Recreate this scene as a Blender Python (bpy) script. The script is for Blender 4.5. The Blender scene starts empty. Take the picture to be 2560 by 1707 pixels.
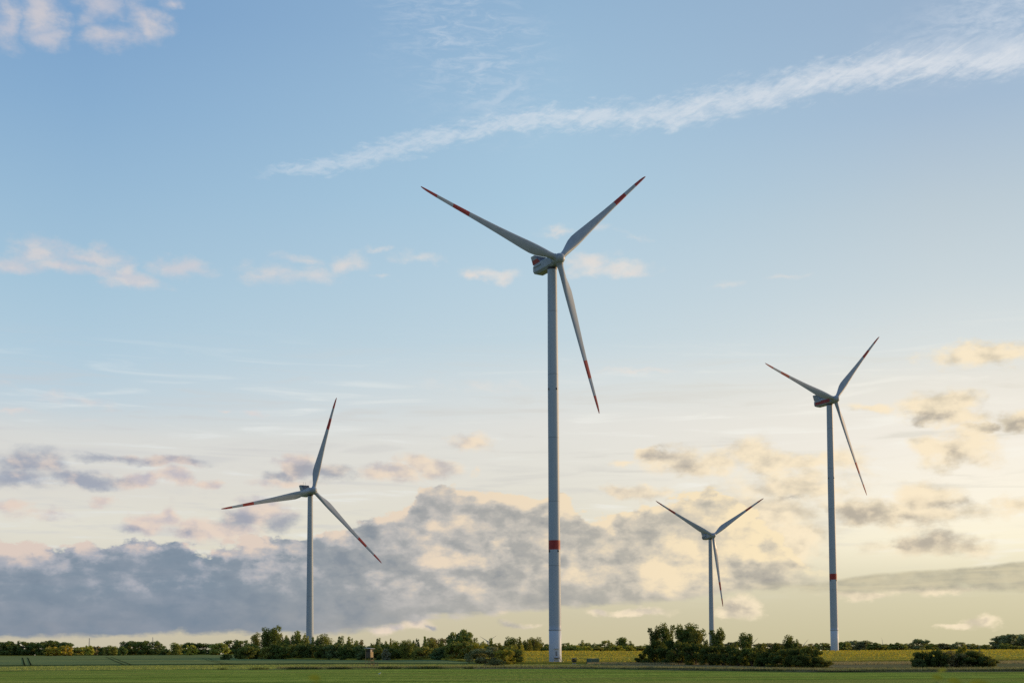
import bpy, math, random
import numpy as np
from mathutils import Vector, Matrix
R = math.radians
S = bpy.context.scene
COL = S.collection

# ------------------------------------------------------------------ camera
CAMZ = 3.9
F_PX, PITCH, ROLL, HOR = 3147.3, R(3.3768), R(0.3476), 1631.0     # calibrated from the towers, frame 2560 wide
cd = bpy.data.cameras.new('camera'); cam = bpy.data.objects.new('camera', cd); COL.objects.link(cam)
cd.sensor_width = 36.0; cd.lens = F_PX/2560*36.0
cy0 = HOR - F_PX*math.tan(PITCH)
cd.shift_y = (cy0-853.5)/2560.0
cd.clip_start = 0.1; cd.clip_end = 40000
_R0, _U0, _F0 = Vector((1, 0, 0)), Vector((0, -math.sin(PITCH), math.cos(PITCH))), Vector((0, math.cos(PITCH), math.sin(PITCH)))
CR = math.cos(ROLL)*_R0 - math.sin(ROLL)*_U0
CU = math.sin(ROLL)*_R0 + math.cos(ROLL)*_U0
cam.matrix_world = Matrix(((CR.x, CU.x, -_F0.x, 0), (CR.y, CU.y, -_F0.y, 0), (CR.z, CU.z, -_F0.z, CAMZ), (0, 0, 0, 1)))
cd.dof.use_dof = True; cd.dof.focus_distance = 450; cd.dof.aperture_fstop = 4.6
S.camera = cam

def ray(px, py):
    return (_F0 + CR*((px-1280)/F_PX) + CU*((cy0-py)/F_PX)).normalized()
def at(px, py, Y):
    d = ray(px, py); k = Y/d.y
    return Vector((d.x*k, Y, CAMZ+d.z*k))
def yh(px): return HOR - 0.00607*(px-1280)
def AE(px, py):
    d = ray(px, py)
    return math.degrees(math.atan2(d.x, d.y)), math.degrees(math.asin(d.z))

# ------------------------------------------------------------------ light and exposure
SUN_AZ, SUN_EL = R(62), R(9)
S.view_settings.view_transform = 'Standard'; S.view_settings.look = 'None'
S.view_settings.exposure = 0; S.view_settings.gamma = 1; S.view_settings.use_curve_mapping = False
sd = bpy.data.lights.new('sun', 'SUN'); sun = bpy.data.objects.new('sun', sd); COL.objects.link(sun)
sd.energy = 3.6; sd.angle = R(0.6); sd.color = (1.0, 0.66, 0.36)
sv = Vector((math.sin(SUN_AZ)*math.cos(SUN_EL), math.cos(SUN_AZ)*math.cos(SUN_EL), math.sin(SUN_EL)))
sun.rotation_euler = sv.to_track_quat('Z', 'Y').to_euler()

def lin(c):
    c = c/255.0
    return c/12.92 if c <= .04045 else ((c+.055)/1.055)**2.4
def C(r, g, b): return (lin(r), lin(g), lin(b), 1)

class G:
    def __init__(s, nt): s.nt = nt; s.n = nt.nodes; s.l = nt.links
    def new(s, t, **k):
        n = s.n.new(t)
        for a, b in k.items(): setattr(n, a, b)
        return n
    def put(s, sock, v):
        if isinstance(v, bpy.types.NodeSocket): s.l.new(v, sock)
        elif v is not None: sock.default_value = v
    def m(s, op, a, b=None, c=None, clamp=False):
        n = s.new('ShaderNodeMath', operation=op, use_clamp=clamp)
        for i, v in enumerate((a, b, c)): s.put(n.inputs[i], v)
        return n.outputs[0]
    def vm(s, op, a, b=None, scale=None):
        n = s.new('ShaderNodeVectorMath', operation=op)
        s.put(n.inputs[0], a); s.put(n.inputs[1], b)
        if scale is not None: s.put(n.inputs[3], scale)
        return n.outputs['Value'] if op in ('LENGTH', 'DOT_PRODUCT') else n.outputs[0]
    def mr(s, v, a, b, c=0., d=1., smooth=True):
        n = s.new('ShaderNodeMapRange', interpolation_type='SMOOTHSTEP' if smooth else 'LINEAR', clamp=True)
        for i, x in enumerate((v, a, b, c, d)): s.put(n.inputs[i], x)
        return n.outputs[0]
    def mix(s, f, a, b):
        n = s.new('ShaderNodeMix', data_type='RGBA'); s.put(n.inputs[0], f); s.put(n.inputs[6], a); s.put(n.inputs[7], b)
        return n.outputs[2]
    def noise(s, vec, scale, detail=4, rough=.55, dist=0., color=False):
        n = s.new('ShaderNodeTexNoise'); s.put(n.inputs['Vector'], vec)
        n.inputs['Scale'].default_value = scale; n.inputs['Detail'].default_value = detail
        n.inputs['Roughness'].default_value = rough; n.inputs['Distortion'].default_value = dist
        return n.outputs['Color' if color else 'Fac']
    def mapping(s, vec, loc=(0, 0, 0), rot=(0, 0, 0), sc=(1, 1, 1), typ='POINT'):
        n = s.new('ShaderNodeMapping', vector_type=typ); s.put(n.inputs[0], vec)
        n.inputs[1].default_value = loc; n.inputs[2].default_value = rot; n.inputs[3].default_value = sc
        return n.outputs[0]
    def ramp(s, v, pts):
        n = s.new('ShaderNodeValToRGB'); e = n.color_ramp.elements
        while len(e) < len(pts): e.new(0.5)
        for k, (p, c) in enumerate(pts): e[k].position = p; e[k].color = c
        s.put(n.inputs[0], v); return n.outputs[0]
    def curve(s, v, pts):
        n = s.new('ShaderNodeFloatCurve'); cu = n.mapping.curves[0]
        pts = sorted(pts)
        cu.points[0].location = pts[0]; cu.points[1].location = pts[-1]
        for p in pts[1:-1]: cu.points.new(*p)
        n.mapping.update(); s.put(n.inputs[1], v); return n.outputs[0]

# ------------------------------------------------------------------ sky
W = bpy.data.worlds.new('World'); S.world = W; W.use_nodes = True
g = G(W.node_tree); g.n.clear()
sky = g.new('ShaderNodeTexSky', sky_type='NISHITA'); sky.sun_disc = False
sky.sun_elevation = SUN_EL; sky.sun_rotation = SUN_AZ; sky.dust_density = 2.0
D = g.new('ShaderNodeTexCoord').outputs['Generated']
sx = g.new('ShaderNodeSeparateXYZ'); g.put(sx.inputs[0], D)
az = g.m('MULTIPLY', g.m('ARCTAN2', sx.outputs[0], sx.outputs[1]), 180/math.pi)
el = g.m('MULTIPLY', g.m('ARCSINE', sx.outputs[2]), 180/math.pi)
cb = g.new('ShaderNodeCombineXYZ'); g.put(cb.inputs[0], az); g.put(cb.inputs[1], el); P = cb.outputs[0]
A01 = g.mr(az, -30, 30, 0, 1, smooth=False)
E90 = g.m('DIVIDE', el, 90, clamp=True)
def aeP(px, py):
    a, e = AE(px, py); return (a+30)/60, e
# clear-air and high-veil colour, three azimuths
def colramp(px, rows):
    pts = [(max(0, AE(px, y)[1])/90, c) for y, c in rows]
    pts.sort(key=lambda t: t[0]); return g.ramp(E90, pts)
rl = colramp(200, [(-3200, C(84, 120, 170)), (0, C(124, 163, 204)), (250, C(138, 176, 211)), (500, C(155, 190, 217)), (700, C(168, 200, 221)),
     (880, C(182, 208, 224)), (1000, C(196, 213, 223)), (1090, C(219, 220, 217)), (1200, C(223, 220, 213)), (1320, C(229, 226, 213)), (1500, C(212, 204, 186)), (1636, C(200, 192, 168))])
rc = colramp(1280, [(-3200, C(90, 126, 174)), (0, C(149, 183, 213)), (250, C(162, 195, 220)), (500, C(173, 205, 225)), (700, C(188, 212, 226)),
     (850, C(198, 217, 226)), (950, C(215, 224, 226)), (1060, C(229, 228, 222)), (1200, C(231, 228, 217)), (1400, C(228, 221, 198)), (1540, C(209, 201, 172)), (1630, C(206, 196, 160))])
rr = colramp(2420, [(-3200, C(96, 130, 176)), (0, C(156, 181, 207)), (250, C(166, 190, 213)), (500, C(190, 206, 216)), (700, C(205, 217, 222)),
     (850, C(221, 227, 226)), (950, C(237, 233, 222)), (1100, C(249, 242, 229)), (1250, C(255, 247, 228)), (1350, C(255, 246, 219)), (1480, C(216, 209, 178)), (1625, C(202, 195, 158))])
base = g.mix(g.mr(az, -19, 2, smooth=False), rl, rc)
base = g.mix(g.mr(az, 2, 19, smooth=False), base, rr)
# away from the sun the sky is duller and bluer
back = g.mr(g.m('ABSOLUTE', g.m('SUBTRACT', az, 30)), 70, 150)
base = g.mix(g.m('MULTIPLY', back, .75), base, g.ramp(E90, [(0, C(150, 160, 178)), (.3, C(120, 148, 188)), (1, C(84, 120, 170))]))
nish = g.vm('SCALE', sky.outputs[0], scale=0.1)
base = g.mix(0.06, base, nish)

# faint horizontal streaks of the milky veil
vs = g.noise(g.mapping(D, sc=(3, 3, 34)), 3.2, 5, .55, .6)
band = g.mr(el, 1.5, 6, 0, 1); band = g.m('MULTIPLY', band, g.mr(el, 9.5, 15, 1, 0))
streakd = g.m('MULTIPLY', g.mr(vs, .50, .72), g.m('MULTIPLY', band, .55))
base = g.mix(streakd, base, g.mix(A01, C(196, 199, 206), C(222, 216, 198)))
streakl = g.m('MULTIPLY', g.mr(vs, .47, .25), g.m('MULTIPLY', band, .5))
base = g.mix(g.m('MULTIPLY', streakl, 1.3), base, g.mix(A01, C(222, 230, 233), C(255, 250, 236)))

# shared noises
Dn = g.mapping(D, sc=(1, 1, 1.7))
wcol = g.noise(Dn, 26, 5, .6, 0., color=True)
wv = g.vm('SUBTRACT', wcol, (.5, .5, .5))
n1 = g.noise(Dn, 46, 5, .6)
Dn2 = g.vm('ADD', Dn, (.0075*math.cos(0), -.002, .0045))
n1b = g.noise(Dn2, 34, 5, .58)
n1a = g.noise(Dn, 34, 5, .58)
Dn3 = g.vm('ADD', Dn, (.016, -.004, .010))
n2 = g.m('SUBTRACT', g.noise(Dn, 15, 3, .55), g.noise(Dn3, 15, 3, .55))
lit = g.m('ADD', g.m('MULTIPLY', g.m('SUBTRACT', n1a, n1b), .75), g.m('MULTIPLY', n2, .7))                     # bright where the puff faces the sun
warpd = g.vm('SCALE', wv, scale=.045)
def heap(vec):                                      # heaped, rounded cloud relief
    v = g.vm('ADD', vec, warpd); r_ = None
    for sc_, w_ in ((23, .95), (57, .42)):
        vo = g.new('ShaderNodeTexVoronoi', feature='F1'); g.put(vo.inputs['Vector'], v); vo.inputs['Scale'].default_value = sc_; vo.inputs['Detail'].default_value = 0
        r_ = g.m('MULTIPLY', vo.outputs['Distance'], -w_) if r_ is None else g.m('MULTIPLY_ADD', vo.outputs['Distance'], -w_, r_)
    return g.m('ADD', r_, .68)
puff = heap(Dn)
litp = g.m('SUBTRACT', puff, heap(g.vm('ADD', Dn, (.010, -.003, .007))))
fine = g.m('ADD', g.m('SUBTRACT', n1, .5), g.m('MULTIPLY', puff, .26))
lit = g.m('MULTIPLY_ADD', litp, .30, lit)

# --- high cirrus: the long streak
def cpts(rows, k): return [((AE(x, y)[0]+30)/60, k(x, y, w)) for x, y, w in rows]
CT = [(560, 450, 4), (700, 428, 14), (850, 405, 22), (1000, 366, 26), (1150, 335, 26), (1280, 305, 24), (1450, 295, 28), (1640, 285, 34), (1800, 256, 38), (2000, 215, 40), (2150, 180, 40), (2300, 160, 42), (2560, 140, 38), (2700, 125, 36)]
cc = g.m('MULTIPLY', g.curve(A01, cpts(CT, lambda x, y, w: AE(x, y)[1]/30)), 30)
cw = g.m('MULTIPLY', g.curve(A01, cpts(CT, lambda x, y, w: w/50)), 50*2/3147*57.3*.5)
Dr = g.mapping(D, rot=(0, R(24), R(0)), sc=(1, 1, 1))
fib = g.noise(g.mapping(Dr, sc=(6, 6, 34)), 5, 6, .62, .9)
fib2 = g.noise(g.mapping(D, rot=(0, R(-14), 0), sc=(14, 14, 40)), 5, 6, .65, .4)
ce = g.m('ADD', el, g.m('MULTIPLY', g.m('ADD', g.m('SUBTRACT', fib2, .5), g.m('MULTIPLY', g.m('SUBTRACT', n1, .5), .5)), 1.5))
dd = g.m('DIVIDE', g.m('ABSOLUTE', g.m('SUBTRACT', ce, cc)), cw)
cm = g.mr(g.m('ADD', g.m('SUBTRACT', 1.0, g.m('MULTIPLY', dd, .85)), g.m('MULTIPLY', g.m('SUBTRACT', fib, .5), 1.35)), -.1, 1.35)
cm = g.m('MULTIPLY', cm, g.mr(az, AE(640, 430)[0], AE(2200, 180)[0], .36, .78, smooth=False))
cm = g.m('MULTIPLY', cm, g.mr(az, AE(600, 430)[0], AE(760, 430)[0]))
base = g.mix(cm, base, C(228, 231, 235))
# wisps
def soft(px, py, rx, ry, rot=0, warp=1.0, src=None):
    a, e = AE(px, py); k = 57.3/3147; rx *= k; ry *= k
    if rot == 0:
        n = g.new('ShaderNodeVectorMath', operation='MULTIPLY_ADD'); g.put(n.inputs[0], src)
        n.inputs[1].default_value = (1/rx, 1/ry, 1e-7); n.inputs[2].default_value = (-a/rx, -e/ry, 0)
        return g.vm('LENGTH', n.outputs[0])
    c, s_ = math.cos(R(rot)), math.sin(R(rot))
    c1 = g.m('ADD', g.vm('DOT_PRODUCT', src, (c/rx, s_/rx, 1e-7)), -(a*c+e*s_)/rx)
    c2 = g.m('ADD', g.vm('DOT_PRODUCT', src, (-s_/ry, c/ry, 1e-7)), -(-a*s_+e*c)/ry)
    cx = g.new('ShaderNodeCombineXYZ'); g.put(cx.inputs[0], c1); g.put(cx.inputs[1], c2)
    return g.vm('LENGTH', cx.outputs[0])
Pw = g.vm('ADD', P, g.vm('MULTIPLY', wv, (3.0, 1.5, 0)))
w1 = g.m('MULTIPLY', g.mr(soft(1180, 120, 330, 210, -32, src=Pw), 1.1, .1), g.mr(g.noise(g.mapping(D, rot=(0, R(35), 0), sc=(7, 7, 26)), 6, 5, .7, .7), .42, .72))
w1b = g.mr(soft(1230, 240, 120, 14, 22, src=Pw), 1.1, .1, 0, .5)
w2 = g.m('MULTIPLY', g.mr(soft(2560, 40, 420, 130, 6, src=Pw), 1.1, .1), g.mr(fib2, .3, .7))
w = g.m('MAXIMUM', g.m('MAXIMUM', g.m('MULTIPLY', w1, .36), g.m('MULTIPLY', w1b, .6)), g.m('MULTIPLY', w2, .5), clamp=True)
base = g.mix(w, base, C(214, 222, 232))

# --- small clouds
Pb = g.vm('ADD', P, g.vm('MULTIPLY', wv, (2.6, 1.25, 0)))
def field(blobs, src):
    acc = None
    sp = g.new('ShaderNodeSeparateXYZ'); g.put(sp.inputs[0], src)
    for b in blobs:
        if acc is not None:       # carry the running value in z: keeps the node chain sequential (shader stack is small)
            cx = g.new('ShaderNodeCombineXYZ'); g.put(cx.inputs[0], sp.outputs[0]); g.put(cx.inputs[1], sp.outputs[1]); g.put(cx.inputs[2], acc); src = cx.outputs[0]
        px, py, rx, ry = b[:4]; rot = b[4] if len(b) > 4 else 0; amp = b[5] if len(b) > 5 else 1
        d = g.m('MULTIPLY_ADD', soft(px, py, rx*1.33, ry*1.38, rot, src=src), -amp, amp)
        acc = g.m('MAXIMUM', d, -9) if acc is None else g.m('MAXIMUM', acc, d)
    return acc
k_ = C
HIGH = [(15, 60, 42, 60, 10, .8), (105, 40, 55, 50, -60, .9), (125, 95, 50, 34, 0, .9), (250, 15, 75, 34, 25, .8), (350, 45, 60, 40, -20, .9), (275, 95, 70, 30, 10, .9), (425, 2, 35, 16),
  (110, 632, 75, 36), (40, 662, 70, 20), (170, 668, 120, 18), (250, 648, 68, 26, -6), (330, 702, 85, 18), (310, 690, 30, 20), (450, 672, 78, 22),
  (640, 690, 60, 14, 0, .5), (690, 684, 70, 22, 0, .65), (760, 648, 50, 12, -8, .6), (800, 690, 70, 20, 0, .75), (880, 665, 60, 22, 12, .8), (935, 622, 22, 12, 0, .75), (1040, 645, 62, 16, 0, .8), (960, 700, 40, 8, 0, .5),
  (1180, 690, 40, 16), (1245, 684, 75, 18), (1478, 668, 62, 26), (1560, 674, 85, 16, -2), (1410, 583, 40, 10, 0, .7), (1500, 572, 34, 10, 5, .5), (1585, 590, 40, 10, -15, .5),
  (1976, 697, 50, 8, 0, .5), (1810, 712, 60, 10, 0, .4), (110, 985, 120, 9, -4, .4), (200, 1005, 150, 10, -3, .45), (30, 1034, 60, 8, -4, .7), (230, 1046, 45, 7, 0, .6), (570, 1027, 24, 5, 0, .7), (640, 1032, 26, 6, -6, .7), (1580, 928, 90, 6, 0, .6), (1180, 965, 130, 14, 0, .35)]
LIGHT = [(2465, 886, 125, 26), (2360, 1015, 85, 34), (2400, 1040, 60, 26), (2170, 1025, 62, 10, 0, .7), (2540, 1055, 45, 22), (2445, 1073, 45, 12), (2400, 1120, 95, 42), (2330, 1115, 50, 30),
  (1620, 1138, 36, 16), (1690, 1150, 80, 30), (1740, 1165, 70, 26), (1790, 1150, 60, 26), (1880, 1140, 55, 42), (1920, 1160, 60, 30), (2000, 1158, 80, 18, 0, .8), (2110, 1150, 60, 30, 0, .8), (1560, 1159, 30, 8, 0, .7),
  (1960, 1215, 160, 40, 0, .7), (1560, 1228, 50, 16), (1620, 1232, 60, 18, -10), (2310, 1245, 80, 34), (2360, 1290, 110, 22, 0, .8), (2200, 1280, 160, 28, -10, .9), (2540, 1255, 60, 18, 0, .7), (2340, 1365, 130, 22, 0, .8),
  (1890, 1290, 130, 60), (1960, 1350, 110, 60, 0, .9), (1900, 1400, 120, 40), (1860, 1520, 46, 26, 15), (1830, 1535, 35, 14), (1590, 1533, 70, 10), (1500, 1532, 26, 9, 0, .8), (2440, 1556, 50, 16), (2385, 1566, 28, 8), (2340, 1478, 120, 12, 0, .8), (2160, 1488, 90, 8, 0, .7),
  (350, 1195, 55, 18), (440, 1192, 55, 20, -8), (520, 1208, 36, 12), (420, 1150, 90, 12, -4, .8), (745, 1165, 44, 26), (960, 1182, 70, 20), (1080, 1168, 70, 22, -6), (1190, 1112, 62, 18, -12, .6), (1195, 1180, 14, 10, 0, .5), (700, 1205, 80, 10, 0, .6),
  (380, 1308, 60, 26), (430, 1290, 30, 26, 60), (490, 1325, 60, 26), (640, 1280, 70, 34), (570, 1330, 90, 20, 0, .8), (130, 1290, 70, 12, 0, .4), (250, 1245, 30, 12, 0, .6), (30, 1260, 40, 10, 0, .6), (1000, 1200, 60, 12, 0, .5),
  (1035, 1560, 55, 18, 0, .9), (965, 1572, 50, 12), (1325, 1560, 30, 8, 0, .5)]
GREY = [(80, 1160, 90, 34), (40, 1195, 110, 26), (220, 1198, 110, 18), (300, 1143, 110, 12, 0, .8), (470, 1150, 90, 12, -4, .6), (700, 1190, 50, 12), (820, 1182, 95, 20, -4), (590, 1295, 46, 34), (700, 1312, 52, 26), (460, 1328, 40, 16, 0, .6), (330, 1325, 40, 12, 0, .6),
  (1640, 1143, 48, 18), (1720, 1165, 46, 22, 0, .7), (2330, 1042, 50, 14), (2545, 1062, 30, 18), (2470, 1073, 30, 9, 0, .7), (2395, 1135, 50, 26, -20, .7), (2150, 1282, 80, 22, -5), (2270, 1300, 110, 14, -8, .7), (2290, 1260, 50, 18, 0, .6), (2370, 1262, 60, 14, 0, .6),
  (2330, 1352, 100, 24, 0, .9), (2250, 1360, 40, 12), (1980, 1243, 30, 8, 0, .7), (1840, 1320, 80, 22, 0, .7), (1980, 1415, 70, 14, 0, .8), (1900, 1365, 70, 18, 0, .6),
  (1030, 1553, 30, 16, 0, .9), (1095, 1566, 14, 6), (1270, 1557, 34, 9, 0, .7), (1835, 1523, 30, 12, 0, .7), (2445, 1552, 20, 8, 0, .5)]
dH = g.m('ADD', field(HIGH, Pb), g.m('MULTIPLY', fine, 1.3))
aH = g.m('MULTIPLY', g.mr(dH, -.02, .95), .66)
colH = g.mix(g.mr(az, -18, 0), C(212, 205, 208), C(238, 227, 216))
colH = g.mix(g.mr(lit, -.05, .08, .0, .5), colH, C(240, 222, 208))
out = g.mix(aH, base, colH)
dL = g.m('ADD', field(LIGHT, Pb), g.m('MULTIPLY', fine, 1.15))
aL = g.m('MULTIPLY', g.mr(dL, -.06, .62), .9)
warmL = g.mix(g.mr(az, -18, 12), C(228, 209, 195), C(251, 233, 200))
shadL = g.mix(g.mr(az, -18, 18), C(186, 182, 192), C(208, 196, 172))
colL = g.mix(g.mr(lit, -.26, .14), shadL, warmL)
out = g.mix(aL, out, colL)
dG = g.m('ADD', field(GREY, Pb), g.m('MULTIPLY', fine, 1.05))
aG = g.m('MULTIPLY', g.mr(dG, .0, .85), .85)
greyc = g.mix(g.mr(az, -20, 16), C(150, 158, 176), C(176, 168, 155))
out = g.mix(aG, out, g.mix(g.mr(lit, -.05, .25, 0, .75), greyc, warmL))

# --- the long low cloud bank, outlined by its upper and lower edge
TOP = [(-200, 1340), (0, 1352), (120, 1366), (250, 1362), (400, 1352), (520, 1368), (600, 1352), (700, 1338), (800, 1332), (860, 1316), (930, 1290), (990, 1276), (1020, 1258), (1050, 1222), (1100, 1204), (1160, 1216), (1220, 1236),
       (1300, 1234), (1380, 1228), (1440, 1262), (1490, 1285), (1560, 1265), (1640, 1244), (1720, 1232), (1800, 1228), (1860, 1262), (1920, 1310), (1990, 1380), (2060, 1430), (2300, 1462)]
BOT = [(-200, 1606), (0, 1603), (200, 1597), (420, 1590), (620, 1586), (800, 1590), (930, 1584), (1040, 1556), (1120, 1548), (1280, 1540), (1400, 1526), (1600, 1512), (1750, 1505), (1850, 1488), (2000, 1475), (2300, 1470)]
Pk = g.new('ShaderNodeSeparateXYZ'); g.put(Pk.inputs[0], g.vm('ADD', P, g.vm('MULTIPLY', wv, (1.5, .9, 0))))
A01w = g.mr(Pk.outputs[0], -30, 30, 0, 1, smooth=False)
et = g.m('MULTIPLY', g.curve(A01w, [((AE(x, y)[0]+30)/60, AE(x, y)[1]/10) for x, y in TOP]), 10)
eb = g.m('MULTIPLY', g.curve(A01w, [((AE(x, y)[0]+30)/60, AE(x, y)[1]/10) for x, y in BOT]), 10)
dt = g.m('SUBTRACT', et, Pk.outputs[1]); db = g.m('SUBTRACT', g.m('ADD', el, g.m('MULTIPLY', g.m('SUBTRACT', vs, .5), .5)), eb)
mt = g.mr(g.m('ADD', dt, g.m('MULTIPLY', fine, 1.5)), -.02, .17)
mb = g.mr(g.m('ADD', db, g.m('MULTIPLY', fine, .7)), -.02, .3)
bank = g.m('MULTIPLY', mt, mb)
bank = g.m('MULTIPLY', bank, g.mr(az, AE(1900, 1400)[0], AE(2150, 1400)[0], 1, 0))
warmth = g.mr(az, AE(500, 0)[0], AE(1950, 0)[0], 0, 1, smooth=False)
lowc = g.mix(g.mr(az, -12, -3), C(126, 142, 158), C(146, 154, 164)); lowc = g.mix(warmth, lowc, C(188, 181, 166))
lowc = g.mix(g.mr(el, 3.2, .6, 0, .75), lowc, g.mix(warmth, C(148, 152, 162), C(190, 184, 158)))
lowc = g.mix(g.mr(g.noise(g.mapping(D, sc=(5, 5, 22)), 4, 4, .55, .5), .4, .66, 0, .5), lowc, g.mix(warmth, C(146, 155, 168), C(196, 188, 168)))
BRT = [(1066, 1328, 22, 14), (1258, 1355, 36, 14), (1130, 1402, 60, 18), (1190, 1416, 40, 9), (1278, 1385, 16, 22), (946, 1440, 22, 8), (1495, 1302, 26, 18), (1520, 1332, 14, 16), (1152, 1216, 50, 16, -25), (1215, 1240, 50, 16), (1310, 1246, 60, 24), (1420, 1262, 40, 22), (1430, 1432, 60, 20, 0, .8),
  (1690, 1430, 90, 34), (1700, 1385, 60, 26), (1780, 1400, 60, 40), (1900, 1290, 90, 50), (1960, 1310, 60, 50), (1880, 1350, 80, 34), (1840, 1240, 60, 18), (1640, 1256, 50, 12), (1720, 1244, 40, 12), (1540, 1275, 60, 10, 0, .7), (1610, 1465, 60, 12, 0, .7), (1500, 1382, 40, 10, 0, .6),
  (170, 1358, 26, 12), (60, 1400, 90, 16, 0, .7), (15, 1370, 40, 30, 0, .6), (480, 1374, 60, 8, 0, .7), (640, 1380, 60, 12, 0, .6), (735, 1380, 34, 12, 0, .9), (970, 1285, 70, 14, 25, .8), (860, 1345, 50, 12, 0, .6), (1180, 1545, 120, 9, 4, .8), (930, 1575, 60, 10, 0, .6), (1150, 1470, 90, 10, 0, .3)]
DRK = [(1130, 1268, 70, 44), (1060, 1290, 60, 60), (1230, 1290, 90, 34), (1180, 1350, 90, 30), (1350, 1300, 80, 40), (1380, 1350, 120, 24), (1560, 1320, 90, 40), (1640, 1300, 90, 30), (1790, 1262, 70, 22), (1450, 1390, 140, 20), (940, 1340, 90, 34), (900, 1400, 120, 30), (1000, 1380, 60, 20), (1600, 1370, 80, 20), (1240, 1440, 160, 18, 0, .7), (1760, 1340, 60, 18, 0, .7)]
fb = g.m('ADD', field(BRT, Pb), g.m('MULTIPLY', fine, 1.0)); fd = g.m('ADD', field(DRK, Pb), g.m('MULTIPLY', fine, .6))
hil = g.mix(warmth, C(222, 204, 192), C(253, 233, 192))
rim = g.mr(dt, .75, .0)
score = g.m('ADD', g.m('MULTIPLY', g.mr(fb, -.6, .8), .24), g.m('MULTIPLY', g.mr(fd, -.4, .6), -.11))
score = g.m('ADD', score, g.m('MULTIPLY', rim, g.mr(litp, -.2, .2, .12, .42))); score = g.m('ADD', score, g.m('MULTIPLY', g.mr(az, -13, 0), .13))
score = g.m('MULTIPLY_ADD', g.m('SUBTRACT', g.noise(Dn, 11, 2, .5), .5), .26, score)
score = g.m('MULTIPLY_ADD', lit, g.m('MULTIPLY', g.mr(el, 1.0, 3.6, .35, 1.2), g.mr(az, -22, -2, .55, 1)), score)
score = g.m('MULTIPLY_ADD', g.m('SUBTRACT', n1, .5), g.mr(el, 1.0, 3.6, .1, .3), score)
score = g.m('ADD', score, g.mr(el, 1.4, 3.8, -.12, 0))
score = g.m('MULTIPLY_ADD', g.m('SUBTRACT', puff, .2), .08, score)
mid = g.mix(warmth, C(168, 172, 182), C(218, 206, 182))
score = g.m('MULTIPLY_ADD', g.m('MULTIPLY', g.mr(el, 3.2, 5.5), g.mr(az, -10, -5)), .10, score)
score = g.m('MULTIPLY_ADD', g.m('SUBTRACT', g.noise(Dn, 90, 4, .6), .5), g.mr(el, 1.5, 4, .05, .30), score)
deep = g.mix(warmth, C(120, 136, 153), C(166, 161, 152))
bankc = g.mix(g.mr(score, -.30, -.02), deep, lowc)
bankc = g.mix(g.mr(score, -.06, .20), bankc, mid)
bankc = g.mix(g.m('MULTIPLY', g.mr(score, .12, .50), .95), bankc, hil)
out = g.mix(g.m('MULTIPLY', bank, .98), out, bankc)
# flat grey sheet low on the right
SH_T = [(1000, 1560), (1700, 1470), (1900, 1452), (2050, 1452), (2150, 1436), (2300, 1422), (2450, 1412), (2560, 1398), (2750, 1390)]
SH_B = [(1000, 1560), (1700, 1480), (1900, 1484), (2050, 1486), (2150, 1484), (2300, 1482), (2450, 1484), (2560, 1484), (2750, 1486)]
st = g.m('MULTIPLY', g.curve(A01, [((AE(x, y)[0]+30)/60, AE(x, y)[1]/10) for x, y in SH_T]), 10)
sb = g.m('MULTIPLY', g.curve(A01, [((AE(x, y)[0]+30)/60, AE(x, y)[1]/10) for x, y in SH_B]), 10)
sm = g.m('MULTIPLY', g.mr(g.m('ADD', g.m('SUBTRACT', st, el), g.m('MULTIPLY', fine, .12)), -.02, .16), g.mr(g.m('ADD', g.m('SUBTRACT', el, sb), g.m('MULTIPLY', fine, .5)), -.02, .3))
sm = g.m('MULTIPLY', sm, g.mr(g.m('ADD', g.m('ADD', n1, g.m('MULTIPLY', vs, .8)), g.m('MULTIPLY', puff, .2)), .62, 1.0, .45, 1)); sm = g.m('MULTIPLY', sm, g.mr(az, AE(1750, 1400)[0], AE(2150, 1400)[0], 0, .95))
out = g.mix(sm, out, g.mix(g.mr(g.m('ADD', vs, g.m('MULTIPLY', lit, .5)), .32, .68), C(172, 168, 150), C(208, 198, 168)))
fin = g.vm('SCALE', out, scale=10.0)
bg = g.new('ShaderNodeBackground'); g.put(bg.inputs[0], fin); bg.inputs[1].default_value = 0.1
wo = g.new('ShaderNodeOutputWorld'); g.l.new(bg.outputs[0], wo.inputs[0])
W.cycles.sampling_method = 'MANUAL'; W.cycles.sample_map_resolution = 512

#@@REST
S.cycles.use_denoising = False
S.cycles.use_adaptive_sampling = True; S.cycles.adaptive_threshold = 0.006; S.cycles.adaptive_min_samples = 24
S.cycles.max_bounces = 5; S.cycles.transparent_max_bounces = 8

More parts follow.
